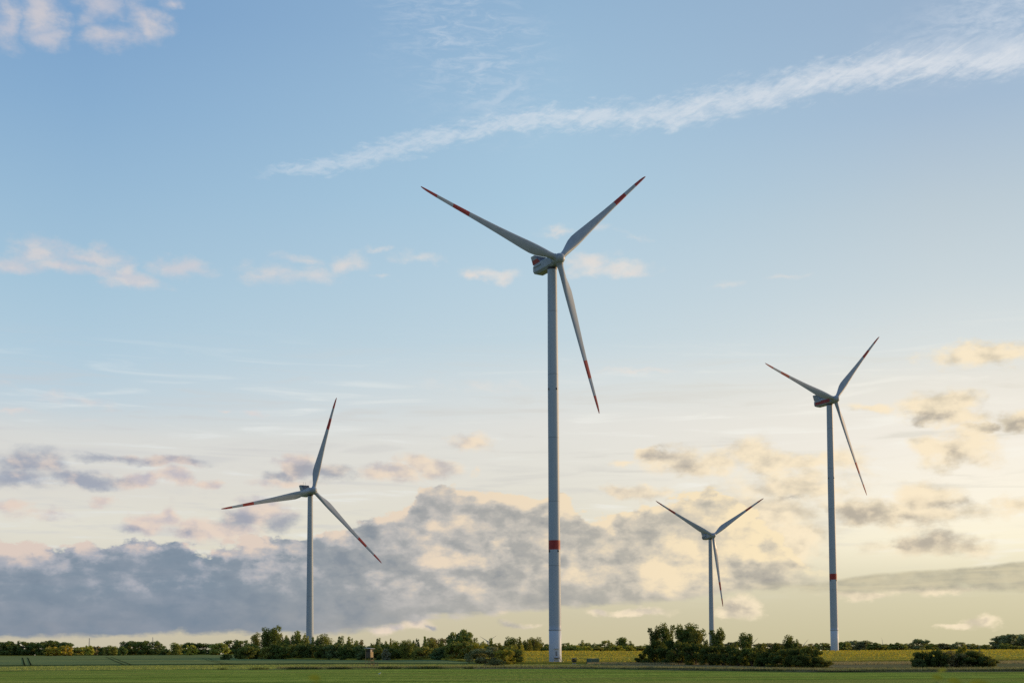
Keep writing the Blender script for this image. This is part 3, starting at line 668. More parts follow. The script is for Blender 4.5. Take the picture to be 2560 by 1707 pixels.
    if style == 'fourth':
        for s_ in (-1, 1):
            q_ = MB(); x = s_*2.115; y0 = 13.3
            for k in range(4):
                y = y0-1.5*k
                for dy in (-.42, .42): q_.box((x, y+dy, -.5), (.05, .24, 1.35))
                q_.box((x, y, [.05, -.5, -1.05, -.5][k]), (.05, .7, .24))
            q_.bar((x, 8.0, 1.6), (x, 7.2, -1.0), .3)
            q_.build('side_marking', MARK, nac)
    # rotor
    nv = Vector((0, -math.cos(tilt), math.sin(tilt))); e1 = Vector((1, 0, 0)); e2 = Vector((0, math.sin(tilt), math.cos(tilt)))
    def frame(a, loc=(0, -NH, H)):
        z_ = e2*math.cos(a)+e1*math.sin(a); x_ = e2*math.sin(a)-e1*math.cos(a); y_ = nv
        return Matrix(((x_.x, y_.x, z_.x, loc[0]), (x_.y, y_.y, z_.y, loc[1]), (x_.z, y_.z, z_.z, loc[2]), (0, 0, 0, 1)))
    Mh = frame(R(phase)) @ Matrix.Rotation(math.pi, 4, 'Z')       # the nose of the hub mesh points to -y
    link('hub', HUBM, root, mat=Mh)
    cone = 2.0/RB if style == 'main' else 0.0           # the big rotor is loaded back by the wind
    for k in range(3): link('blade', BL, root, mat=frame(R(phase+120*k)) @ Matrix.Rotation(cone, 4, 'X'))
    return root

SPEC = {'main': ((17.79, 453.11, 147.48), 31.26, -73.36), 'left': ((-115.02, 726.59, 98.62), 32.47, -104.47),
        'fourth': ((163.37, 1017.78, 97.81), 21.73, -63.39), 'right': ((187.82, 721.88, 149.17), 33.11, -76.27)}
LAB = {'main': 'largest wind turbine, at the centre, red band on its tower, red patch on its nacelle',
       'left': 'leftmost large wind turbine, plain pale tower behind the dark hedge, one blade nearly upright',
       'fourth': 'smallest of the four large wind turbines, narrow plain tower behind the dark tree clump',
       'right': 'rightmost large wind turbine on the yellow field crest, red stripe along its nacelle'}
for nm, (h, a_, ph) in SPEC.items():
    nh = Vector((math.sin(R(a_)), -math.cos(R(a_)), 0)); bx_ = Vector((h[0], h[1], 0))-nh*NH
    zb = {'main': CAMZ-(1660-yh(1389))/F_PX*bx_.y, 'right': CAMZ-(1628.8-yh(2087))/F_PX*bx_.y}.get(nm, gz(bx_.x, bx_.y))
    turbine((bx_.x, bx_.y, zb), a_, h[2]-zb, ph, nm, LAB[nm], 'wind turbines of the farm')

# far turbines: only rotor blades and a mast show above the trees
def far_turbine(px, py, Y, Rr, phase, az_, label):
    h = at(px, py, Y); root = empty('wind_turbine', (h.x, h.y, 2), R(az_)); tag(root, label, 'wind turbine', 'faint wind turbines on the horizon')
    H = h.z-2; mb = MB(); mb.tube([(0, 0, 0), (0, 0, H)], [2.4, 1.5], 12); mb.build('tower', TOWERW, root)
    mb = MB(); mb.box((0, 3, H), (4, 10, 4)); mb.tube([(0, -2, H), (0, -4.5, H)], [2, .8], 10); mb.build('nacelle', WHITE, root)
    k_s = Rr/RB
    for k in range(3):
        b_ = link('blade', BL, root); b_.matrix_local = Matrix.Translation((0, -3.5, H)) @ Matrix.Rotation(R(phase+120*k), 4, 'Y') @ Matrix.Rotation(math.pi, 4, 'Z') @ Matrix.Diagonal((k_s, k_s, k_s, 1))
far_turbine(1219.5, 1602.5, 5200, 45, 58, 30, 'tiny wind turbine far off, only two raised blades showing above the hedge')
far_turbine(2206.5, 1612, 5000, 32, -14, 25, 'faint far wind turbine, one blade rising above trees right of the rightmost large tower')
far_turbine(2005, 1616, 5200, 42, 42, 20, 'faint far wind turbine, one slanting blade over the right end of the middle clump')

# radio masts
def mast(px, top, Y, label, arms):
    t = at(px, top, Y); z0 = gz(t.x, t.y); root = empty('lattice_mast', (t.x, t.y, z0)); tag(root, label, 'mast', 'thin masts on the left horizon')
    H = t.z-z0; mb = MB(); w0, w1 = 1.5, .35; n = 14
    def cr(k, s_): z = H*k/n; w_ = w0+(w1-w0)*k/n; return Vector(((-w_, w_, w_, -w_)[s_], (-w_, -w_, w_, w_)[s_], z))
    for s_ in range(4):
        for k in range(n): mb.bar(cr(k, s_), cr(k+1, s_), .22); mb.bar(cr(k, s_), cr(k+1, (s_+1) % 4), .14)
    mb.build('frame', METAL, root)
    if arms:
        for z in arms:
            q_ = MB(); q_.bar((-7, 0, H*z), (7, 0, H*z), .35); q_.bar((-7, 0, H*z), (0, 0, H*z+1.6), .2); q_.bar((7, 0, H*z), (0, 0, H*z+1.6), .2); q_.build('crossarm', METAL, root)
mast(223.5, 1594, 2100, 'tallest thin lattice mast above the yellow-green trees on the left horizon', ())
mast(382, 1592, 2300, 'thin power pylon behind the round dark tree on the left', (.66,))

# ------------------------------------------------------------------ trees
def crown_verts(seed, kind, nleaf, leaf):
    """leaf quads in a unit crown: z 0..1, half width about .5 (scaled later by real size)"""
    rng = np.random.default_rng(seed); lobes = []
    if kind == 'round':
        for _ in range(30):
            a, r_ = rng.uniform(0, 6.28), math.sqrt(rng.random())*.36; z = rng.uniform(.14, .86)
            k = math.sqrt(max(.05, 1-((z-.48)/.52)**2)); lobes.append((math.cos(a)*r_*k*1.15, math.sin(a)*r_*k*1.15, z, rng.uniform(.10, .19), rng.uniform(.09, .15)))
    elif kind == 'loose':            # open crown, several uneven rounded tops over a full lower crown
        for t in range(6):
            a = rng.uniform(0, 6.28); r0 = rng.uniform(.08, .28); bx0, by0 = math.cos(a)*r0, math.sin(a)*r0; top = rng.uniform(.70, .93)
            for j in range(8):
                z = .14+(top-.14)*j/7; sp = .21*(1-.35*(j/7)**1.5); lobes.append((bx0*(.7+.4*j/7)+rng.normal(0, .05), by0*(.7+.4*j/7)+rng.normal(0, .05), z, sp*rng.uniform(.75, 1.15), .095*rng.uniform(.8, 1.3)))
    elif kind == 'spire':            # young trees with pointed shoots
        for t in range(9):
            a = rng.uniform(0, 6.28); r_ = rng.uniform(.02, .34); top = rng.uniform(.62, .95)-(r_*.4)
            for j in range(7):
                z = .06+(top-.06)*j/6; lobes.append((math.cos(a)*r_, math.sin(a)*r_, z, .22*(1-.66*(j/6)**1.6)*rng.uniform(.8, 1.2), .10))
    elif kind == 'bush':
        for _ in range(34):
            a, r_ = rng.uniform(0, 6.28), math.sqrt(rng.random())*.40; z = rng.uniform(.05, .88)*(1-r_*r_*2.0)
            lobes.append((math.cos(a)*r_, math.sin(a)*r_, max(.07, z), rng.uniform(.09, .17), rng.uniform(.09, .15)))
    elif kind == 'mound':
        for _ in range(44):
            a, r_ = rng.uniform(0, 6.28), math.sqrt(rng.random())*.44; zz = .9*math.sqrt(max(0, 1-(r_/.5)**2))
            z = zz*rng.uniform(.2, 1); lobes.append((math.cos(a)*r_, math.sin(a)*r_, max(.05, z), .10, .10))
    L_ = np.array(lobes); idx = rng.integers(0, len(L_), nleaf)
    w_ = L_[idx, 3]*L_[idx, 3]; keep = rng.random(nleaf) < (w_/w_.max())**.35; idx = idx[keep]; n = len(idx)
    d = rng.normal(0, 1, (n, 3)); d /= np.linalg.norm(d, axis=1)[:, None]
    rr_ = rng.uniform(.25, 1.1, n)**.6
    c_ = L_[idx, :3]+d*rr_[:, None]*np.stack([L_[idx, 3], L_[idx, 3], L_[idx, 4]], 1)
    c_[:, 2] = np.maximum(c_[:, 2], .015)
    nrm = d+rng.normal(0, .7, (n, 3)); nrm /= np.linalg.norm(nrm, axis=1)[:, None]
    return c_, nrm, rng
def tree_mesh(seed, kind, H, Wd, nleaf, leaf):
    c_, nrm, rng = crown_verts(seed, kind, nleaf, leaf)
    c_ = c_*np.array([Wd, Wd, H]); n = len(c_)
    up = rng.normal(0, 1, (n, 3)); u = np.cross(nrm, up); u /= np.linalg.norm(u, axis=1)[:, None]; w_ = np.cross(nrm, u)
    s_ = leaf*rng.uniform(.5, 1.25, n)[:, None]*.5
    v = np.stack([c_-u*s_-w_*s_*.7, c_+u*s_-w_*s_*.5, c_+u*s_*.6+w_*s_, c_-u*s_*.7+w_*s_*.8], 1).reshape(-1, 3)
    return quick_mesh_data('crown', v, 4, LEAF)
def trunk_mesh(seed, H, Wd, kind):
    rng = random.Random(seed); mb = MB(); r0 = H*.022+.05
    if kind in ('bush', 'mound'):
        for k in range(6):
            a = k*1.05+rng.random(); e = Vector((math.cos(a)*Wd*.28, math.sin(a)*Wd*.28, H*.6)); mb.tube([(0, 0, -.1), e*.5+Vector((0, 0, H*.08)), e], [r0*.6, r0*.4, .02], 5)
    else:
        tp = Vector((rng.uniform(-.04, .04)*Wd, rng.uniform(-.04, .04)*Wd, H*.86))
        mb.tube([(0, 0, -.2), (0, 0, H*.25), tp*.6, tp], [r0*1.3, r0, r0*.6, .03], 8)
        for k in range(7):
            z = H*rng.uniform(.22, .6); a = k*.95+rng.random()*.6; l = Wd*rng.uniform(.25, .4)
            b_ = Vector((tp.x*z/tp.z, tp.y*z/tp.z, z)); e = b_+Vector((math.cos(a)*l, math.sin(a)*l, l*.9)); m_ = (b_+e)/2+Vector((0, 0, -l*.08))
            mb.tube([b_, m_, e], [r0*.5, r0*.32, .02], 5)
    return mb.mesh('trunk', BARK)
PROTO = {}
def proto(kind, size, v):
    key = (kind, size, v)
    if key not in PROTO:
        # (height, width, number of leaves, leaf size)
        H, Wd, nl, lf = {('round', 'far'): (13, 12, 3600, .75), ('loose', 'far'): (13, 10, 3000, .7), ('spire', 'far'): (10, 8, 2800, .6), ('bush', 'far'): (7, 8, 2400, .65),
             ('round', 'mid'): (11, 9, 11000, .42), ('loose', 'mid'): (12, 8, 5600, .38), ('spire', 'mid'): (9, 6.5, 6500, .36), ('bush', 'mid'): (6, 7, 5200, .36), ('mound', 'mid'): (6, 9, 6500, .30),
             ('bush', 'near'): (4, 5, 6500, .22), ('loose', 'near'): (8, 6, 9000, .26), ('spire', 'near'): (6, 4.5, 6500, .24), ('mound', 'near'): (2, 4, 3000, .14), ('round', 'near'): (6, 6, 6500, .26)}[(kind, size)]
        s_ = hash_(kind, size, v)
        PROTO[key] = (tree_mesh(s_, kind, H, Wd, nl, lf), trunk_mesh(s_, H, Wd, kind), H, Wd)
    return PROTO[key]
def hash_(*a): return sum((i+3)*sum(ord(c_) for c_ in str(x))*131 for i, x in enumerate(a)) % 99991
tr = random.Random(11)
CNAME = {'round': 'deciduous_tree', 'loose': 'open_crowned_tree', 'spire': 'young_tree', 'bush': 'bush', 'mound': 'low_shrub'}
CAT = {'round': 'tree', 'loose': 'tree', 'spire': 'tree', 'bush': 'bush', 'mound': 'shrub'}
def tree(kind, size, px, Y, top, wpx, color, label, group, zoff=0, name=None, cat=None):
    p = at(px, top, Y); z0 = gz(p.x, Y)+zoff; H = p.z-z0; Wd = wpx*(1.34 if size == 'far' else 1.26)*(1.22 if kind == 'loose' else 1.08 if kind == 'spire' else 1)/F_PX*Y
    cm_, tm_, PH, PW = proto(kind, size, tr.randrange(3))
    root = empty(name or CNAME[kind], (p.x, Y, z0), tr.uniform(0, 6.28)); k_ = {'round': .93, 'loose': .92, 'spire': .93, 'bush': .90, 'mound': .92}[kind]
    root.scale = (Wd/PW*1.06, Wd/PW*1.06, H/PH/k_)
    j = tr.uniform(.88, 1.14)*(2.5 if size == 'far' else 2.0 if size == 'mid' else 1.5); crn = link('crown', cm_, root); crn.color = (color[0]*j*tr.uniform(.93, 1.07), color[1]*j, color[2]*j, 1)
    link('trunk', tm_, root); tag(root, label, cat or CAT[kind], group); return root

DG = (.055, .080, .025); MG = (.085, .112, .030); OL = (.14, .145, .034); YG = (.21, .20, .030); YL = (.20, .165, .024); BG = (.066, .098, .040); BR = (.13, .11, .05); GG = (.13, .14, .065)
CN = {DG: 'dark green', MG: 'mid green', OL: 'olive green', YG: 'yellow-green', YL: 'golden yellow', BG: 'bluish green', BR: 'brownish', GG: 'grey-green'}
KN = {'round': 'round-topped', 'loose': 'loose-crowned', 'spire': 'pointed young', 'bush': 'bushy', 'mound': 'low mounded'}
_ones = 'first second third fourth fifth sixth seventh eighth ninth tenth eleventh twelfth thirteenth fourteenth fifteenth sixteenth seventeenth eighteenth nineteenth twentieth'.split()
ORD = _ones+[f'{t}-{o}' if o else t2 for t, t2 in (('twenty', 'thirtieth'), ('thirty', 'fortieth'), ('forty', 'fiftieth'), ('fifty', 'sixtieth')) for o in _ones[:9]+['']]
def row(rows, where, group, zoff=0):
    rows = sorted(rows, key=lambda r_: r_[2])
    for i, (kind, size, px, Y, top, w_, col) in enumerate(rows):
        noun = 'tree' if CAT[kind] == 'tree' else CAT[kind]
        tree(kind, size, px, Y, top, w_, col, f'{CN[col]} {KN[kind]} {noun}, {ORD[i]} from left {where}', group, zoff)

# far row at the left edge of the picture
FL = [('round', 'far', 10, 1180, 1602, 42, DG), ('round', 'far', 40, 1200, 1607, 26, DG), ('round', 'far', 58, 1190, 1602, 34, DG), ('round', 'far', 80, 1200, 1603, 30, DG), ('round', 'far', 96, 1180, 1602, 30, DG),
  ('round', 'far', 118, 1190, 1600, 36, DG), ('round', 'far', 138, 1200, 1602, 30, DG), ('bush', 'far', 130, 1100, 1615, 32, YL), ('round', 'far', 165, 1190, 1603, 34, DG), ('bush', 'far', 164, 1100, 1613, 30, YL),
  ('bush', 'far', 192, 1200, 1614, 26, OL), ('bush', 'far', 210, 1210, 1616, 30, YG), ('bush', 'far', 222, 1180, 1613, 22, YG), ('bush', 'far', 240, 1260, 1614, 26, BR), ('bush', 'far', 256, 1150, 1616, 18, DG), ('bush', 'far', 268, 1130, 1616, 18, OL),
  ('loose', 'far', 286, 1130, 1612, 24, OL), ('bush', 'far', 306, 1120, 1616, 20, MG), ('round', 'far', 314, 1180, 1603, 30, DG), ('round', 'far', 333, 1190, 1600, 34, DG), ('round', 'far', 354, 1180, 1601, 34, MG), ('round', 'far', 388, 1180, 1602, 36, DG),
  ('bush', 'far', 412, 1150, 1618, 22, DG), ('loose', 'far', 444, 1120, 1605, 24, OL), ('round', 'far', 472, 1180, 1604, 34, DG), ('bush', 'far', 477, 1100, 1612, 28, YG), ('round', 'far', 508, 1180, 1605, 34, DG), ('round', 'far', 534, 1150, 1606, 24, MG),
  ('bush', 'far', 548, 1110, 1606, 38, OL), ('round', 'far', 575, 1200, 1599, 44, DG), ('round', 'far', 602, 1190, 1600, 36, DG), ('bush', 'far', 225, 1400, 1618, 60, GG), ('bush', 'far', 20, 1300, 1618, 50, OL), ('bush', 'far', 360, 1350, 1624, 60, OL), ('bush', 'far', 430, 1350, 1625, 50, DG)]
FL += [('bush', 'far', x_, 1210, 1618+(x_*7) % 5, 34, c_) for x_, c_ in ((25, DG), (70, OL), (108, DG), (150, DG), (182, OL), (300, DG), (345, DG), (372, DG), (402, OL), (462, DG), (492, DG), (522, DG), (590, DG))]
row(FL, 'in the far left tree row', 'far tree row on the left')
tree('bush', 'near', 566, 640, 1634, 25, DG, 'small lone dark bush in the wheat just left of the long hedge', None)
# the long hedge behind the wheat
HL = [('bush', 'mid', 606, 700, 1612, 34, DG), ('bush', 'mid', 628, 690, 1606, 40, MG), ('loose', 'mid', 638, 720, 1582, 26, OL), ('loose', 'mid', 662, 715, 1572, 34, MG), ('loose', 'mid', 684, 712, 1565, 40, MG), ('spire', 'mid', 706, 700, 1578, 32, OL),
  ('bush', 'mid', 655, 672, 1616, 36, DG), ('bush', 'mid', 700, 655, 1603, 46, DG), ('spire', 'mid', 728, 690, 1583, 32, MG), ('spire', 'mid', 748, 690, 1576, 36, MG), ('spire', 'mid', 762, 688, 1578, 28, OL), ('bush', 'mid', 740, 645, 1608, 42, OL),
  ('bush', 'mid', 778, 640, 1604, 38, DG), ('spire', 'mid', 792, 670, 1585, 26, MG), ('loose', 'mid', 808, 668, 1588, 34, OL), ('bush', 'mid', 806, 625, 1608, 40, DG), ('spire', 'mid', 830, 650, 1602, 28, MG), ('bush', 'mid', 838, 615, 1604, 42, BG), ('spire', 'mid', 852, 648, 1592, 32, MG),
  ('spire', 'mid', 874, 640, 1594, 30, OL), ('bush', 'mid', 872, 605, 1606, 44, DG), ('spire', 'mid', 894, 635, 1600, 26, MG), ('spire', 'mid', 906, 630, 1598, 22, BR), ('bush', 'mid', 908, 592, 1610, 42, BG), ('spire', 'mid', 932, 620, 1604, 30, MG), ('spire', 'mid', 946, 625, 1597, 24, MG),
  ('bush', 'mid', 944, 585, 1612, 40, DG), ('spire', 'mid', 962, 618, 1598, 22, MG), ('spire', 'mid', 978, 612, 1598, 20, OL), ('bush', 'mid', 985, 580, 1616, 40, DG), ('loose', 'mid', 1000, 600, 1602, 34, YG), ('spire', 'mid', 1022, 600, 1604, 28, OL), ('loose', 'mid', 1014, 575, 1600, 30, OL),
  ('spire', 'mid', 1040, 610, 1592, 22, DG), ('bush', 'mid', 1058, 566, 1612, 44, OL), ('spire', 'mid', 1064, 612, 1593, 28, MG), ('round', 'far', 1092, 690, 1594, 56, BR), ('loose', 'mid', 1082, 585, 1600, 30, OL), ('spire', 'mid', 1106, 590, 1602, 26, MG), ('bush', 'mid', 1100, 556, 1614, 44, BG),
  ('bush', 'mid', 1154, 548, 1569, 58, MG), ('bush', 'mid', 1136, 540, 1600, 50, OL), ('bush', 'mid', 1168, 535, 1600, 54, OL), ('spire', 'mid', 1188, 560, 1596, 26, OL), ('spire', 'mid', 1206, 565, 1598, 22, MG), ('spire', 'mid', 1230, 560, 1594, 20, MG), ('loose', 'mid', 1196, 530, 1608, 34, YG),
  ('spire', 'mid', 1262, 580, 1600, 26, MG), ('loose', 'mid', 1284, 585, 1592, 34, MG), ('spire', 'mid', 1298, 580, 1594, 24, OL), ('spire', 'mid', 1250, 560, 1606, 30, OL)]
HX = [('bush', 'mid', x_, 668-(x_-600)*.16, 1606+(x_*5) % 7, 46, c_) for x_, c_ in ((620, MG), (676, OL), (716, MG), (756, DG), (822, MG), (858, OL), (890, MG), (926, OL), (966, MG), (1004, DG), (1044, MG), (1076, OL), (1118, MG), (1204, OL), (1238, MG), (1272, OL))]
row(HX, 'of the low filling bushes along the long hedge', 'low bushes along the long hedge')
row(HL, 'in the long hedge', 'trees and bushes of the long hedge')
tree('mound', 'mid', 1216, 452, 1611, 88, GG, 'broad grey-green willow mound at the right end of the long hedge', None, name='willow_shrub', cat='shrub')
tree('bush', 'mid', 1262, 446, 1617, 44, YG, 'bright green round bush beside the grey-green willow mound', None)
tree('bush', 'mid', 1284, 450, 1620, 40, OL, 'olive bush catching sun just left of the yellow field', None)
tree('spire', 'mid', 1290, 462, 1606, 34, YG, 'yellow-green pointed tree behind the olive bush at the hedge end', None)
tree('mound', 'near', 1236, 372, 1646, 44, GG, 'heap of grey-green brush and weeds in front of the willow', None, name='brush_pile', cat='brush pile')
tree('bush', 'near', 966, 574, 1622, 18, (.24, .23, .15), 'small pale blossoming shrub against the dark hedge', None)
# trees beyond the yellow field, centre
CL = [('spire', 'mid', 1318, 800, 1594, 24, OL), ('loose', 'mid', 1336, 820, 1594, 34, OL), ('bush', 'far', 1352, 830, 1606, 26, OL), ('bush', 'far', 1372, 860, 1609, 28, MG), ('bush', 'far', 1366, 810, 1618, 22, DG), ('round', 'far', 1414, 900, 1606, 20, OL), ('bush', 'far', 1426, 880, 1608, 24, OL), ('bush', 'far', 1444, 890, 1612, 30, YG),
  ('spire', 'far', 1456, 920, 1600, 22, OL), ('spire', 'far', 1470, 900, 1602, 22, OL), ('bush', 'far', 1463, 860, 1614, 28, YG), ('spire', 'far', 1484, 900, 1604, 22, MG), ('bush', 'far', 1490, 880, 1612, 30, OL), ('round', 'far', 1512, 890, 1600, 32, OL), ('spire', 'far', 1530, 910, 1606, 24, MG), ('loose', 'far', 1554, 920, 1594, 26, MG),
  ('bush', 'far', 1542, 870, 1613, 34, YG), ('spire', 'far', 1576, 920, 1602, 20, MG), ('bush', 'far', 1574, 890, 1612, 26, YG), ('bush', 'far', 1598, 900, 1611, 32, OL), ('spire', 'far', 1616, 930, 1607, 26, OL), ('bush', 'far', 1638, 930, 1610, 30, OL), ('bush', 'far', 1400, 960, 1616, 60, DG), ('bush', 'far', 1500, 960, 1616, 70, DG), ('bush', 'far', 1580, 960, 1616, 70, DG),
  ('bush', 'far', 1300, 860, 1612, 50, OL), ('bush', 'far', 1330, 860, 1614, 50, MG)]
row(CL, 'in the row behind the yellow field', 'tree row behind the yellow field')
# dark clump right of the main tower
ML = [('bush', 'near', 1602, 404, 1634, 28, DG), ('loose', 'near', 1640, 400, 1572, 34, DG), ('loose', 'near', 1664, 398, 1565, 38, MG), ('bush', 'near', 1636, 392, 1602, 50, DG), ('bush', 'near', 1668, 386, 1600, 50, DG), ('loose', 'near', 1704, 384, 1569, 44, MG), ('loose', 'near', 1728, 380, 1567, 50, MG), ('loose', 'near', 1746, 376, 1578, 36, OL),
  ('bush', 'near', 1700, 368, 1604, 54, MG), ('bush', 'near', 1736, 358, 1606, 56, DG), ('spire', 'near', 1766, 362, 1594, 26, DG), ('loose', 'near', 1796, 352, 1577, 42, MG), ('bush', 'near', 1774, 344, 1612, 50, DG), ('bush', 'near', 1806, 335, 1612, 52, DG), ('spire', 'near', 1838, 340, 1602, 26, OL), ('bush', 'near', 1824, 326, 1616, 34, DG),
  ('loose', 'near', 1870, 328, 1587, 40, MG), ('bush', 'near', 1846, 318, 1622, 50, DG), ('bush', 'near', 1880, 312, 1616, 54, MG), ('bush', 'near', 1902, 306, 1610, 42, OL), ('bush', 'near', 1912, 298, 1630, 50, DG), ('bush', 'near', 1938, 300, 1609, 42, MG), ('loose', 'near', 1972, 298, 1594, 34, MG), ('spire', 'near', 1990, 294, 1598, 26, MG),
  ('bush', 'near', 1950, 288, 1624, 54, DG), ('bush', 'near', 1988, 282, 1618, 52, DG), ('spire', 'near', 2008, 286, 1606, 30, OL), ('bush', 'near', 2022, 278, 1613, 46, OL), ('bush', 'near', 2006, 270, 1634, 48, DG), ('bush', 'near', 2040, 272, 1624, 34, MG), ('bush', 'near', 2060, 270, 1650, 40, OL)]
row(ML, 'in the dark middle clump', 'trees and bushes of the middle clump')
RL = [('bush', 'near', 2300, 256, 1627, 36, DG), ('spire', 'near', 2318, 258, 1624, 22, DG), ('bush', 'near', 2336, 256, 1626, 40, DG), ('bush', 'near', 2350, 254, 1624, 40, DG), ('mound', 'near', 2384, 256, 1624, 66, BR), ('bush', 'near', 2408, 262, 1614, 30, YG), ('bush', 'near', 2420, 256, 1628, 60, DG), ('bush', 'near', 2450, 256, 1634, 54, DG),
  ('bush', 'near', 2472, 255, 1640, 40, OL), ('bush', 'near', 2296, 252, 1646, 26, BG), ('mound', 'near', 2434, 260, 1622, 60, GG)]
row(RL, 'in the far right bush clump', 'bushes of the right clump')
# far row on the right, air haze put into its greyer leaf colours
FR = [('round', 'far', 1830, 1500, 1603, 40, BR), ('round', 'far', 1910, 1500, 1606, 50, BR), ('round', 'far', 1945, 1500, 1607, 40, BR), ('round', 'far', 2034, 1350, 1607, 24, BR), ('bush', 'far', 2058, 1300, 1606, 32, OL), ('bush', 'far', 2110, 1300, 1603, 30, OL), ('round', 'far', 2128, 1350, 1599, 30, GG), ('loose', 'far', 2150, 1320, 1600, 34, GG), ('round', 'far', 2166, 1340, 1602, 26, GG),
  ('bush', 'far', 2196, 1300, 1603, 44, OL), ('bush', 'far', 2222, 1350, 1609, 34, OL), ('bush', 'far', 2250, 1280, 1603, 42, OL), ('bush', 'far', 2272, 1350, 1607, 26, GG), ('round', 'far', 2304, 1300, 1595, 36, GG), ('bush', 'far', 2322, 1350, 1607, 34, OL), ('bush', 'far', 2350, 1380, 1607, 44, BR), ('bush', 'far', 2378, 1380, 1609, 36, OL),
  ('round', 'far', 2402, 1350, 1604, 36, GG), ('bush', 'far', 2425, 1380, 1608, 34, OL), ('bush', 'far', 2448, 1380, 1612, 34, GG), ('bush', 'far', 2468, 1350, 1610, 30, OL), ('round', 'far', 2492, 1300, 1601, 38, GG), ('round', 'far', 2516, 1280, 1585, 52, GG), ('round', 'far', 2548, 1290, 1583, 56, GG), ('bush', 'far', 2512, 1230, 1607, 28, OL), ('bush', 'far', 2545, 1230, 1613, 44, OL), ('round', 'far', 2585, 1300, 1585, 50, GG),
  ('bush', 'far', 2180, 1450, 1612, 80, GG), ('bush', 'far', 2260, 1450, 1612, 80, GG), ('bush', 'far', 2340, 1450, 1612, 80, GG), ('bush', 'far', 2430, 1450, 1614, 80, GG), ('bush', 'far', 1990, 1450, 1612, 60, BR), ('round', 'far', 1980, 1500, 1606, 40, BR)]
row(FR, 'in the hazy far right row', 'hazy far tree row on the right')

# ------------------------------------------------------------------ hunting stands, container, bird
def high_seat():
    p = at(924, 1664, 345); z0 = gz(p.x, p.y)+.1; root = empty('hunting_stand', (p.x, p.y, z0), R(-28)); tag(root, 'raised wooden hunting stand on long legs in front of the hedge', 'hunting stand')
    H = at(924, 1618, 345).z-z0; fl_ = H*.50; w_ = .72
    for i in (-1, 1):
        for j in (-1, 1):
            q_ = MB(); q_.bar((i*w_*1.22, j*w_*1.22, 0), (i*w_, j*w_, H*.93), .11); q_.build('leg', WOODL, root)
    q_ = MB()
    for z in (fl_*.35, fl_*.7):
        k_ = 1.22-.22*z/H*1.1
        for a, b in (((-1, -1), (1, -1)), ((1, -1), (1, 1)), ((1, 1), (-1, 1)), ((-1, 1), (-1, -1))): q_.bar((a[0]*w_*k_, a[1]*w_*k_, z), (b[0]*w_*k_, b[1]*w_*k_, z), .07)
    q_.bar((w_*1.15, -w_*1.15, fl_*.35), (w_*1.05, w_*1.05, fl_*.95), .06); q_.build('brace', WOODL, root)
    q_ = MB(); q_.box((0, 0, fl_), (w_*2.1, w_*2.1, .1)); cab = q_.build('cabin', [WOODD, WOODL], root)
    q_ = MB(); wh = H*.27
    n = 7
    for k in range(n):
        z = fl_+.1+wh*(k+.5)/n
        q_.box((0, -w_, z), (w_*2, .05, wh/n*.93)); q_.box((-w_, 0, z), (.05, w_*1.9, wh/n*.93)); q_.box((0, w_, z), (w_*2, .05, wh/n*.93))
    q_.build('board_wall', WOODD, cab)
    q_ = MB()
    for k in range(n): q_.box((w_, 0, fl_+.1+wh*(k+.5)/n), (.05, w_*1.9, wh/n*.93))
    tag(q_.build('board_wall', WOODL, cab), 'pale sunlit board wall')  # sunlight on this side put in as the paler wood
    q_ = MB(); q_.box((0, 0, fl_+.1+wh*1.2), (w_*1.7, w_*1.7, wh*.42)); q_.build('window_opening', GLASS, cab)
    q_ = MB()
    for i in (-1, 1):
        for j in (-1, 1): q_.bar((i*w_*.97, j*w_*.97, fl_+.1+wh), (i*w_*.97, j*w_*.97, H*.95), .09)
    q_.box((0, -w_, fl_+wh*1.5+.1), (w_*2, .05, .14)); q_.box((w_, 0, fl_+wh*1.5+.1), (.05, w_*2, .14)); q_.build('window_frame', WOODD, cab)
    q_ = MB(); q_.box((0, 0, H*.965), (w_*3.0, w_*3.0, .1), M=Matrix.Rotation(R(5), 4, 'Y')); q_.build('roof', ROOFM, root)
    q_ = MB()
    for s_ in (-.22, .22): q_.bar((s_, w_*2.6, 0), (s_, w_, fl_), .07)
    for k in range(8): t = (k+.5)/8; q_.bar((-.22, w_*2.6-(w_*1.6)*t, fl_*t), (.22, w_*2.6-(w_*1.6)*t, fl_*t), .05)
    q_.build('ladder', WOODD, root)
high_seat()
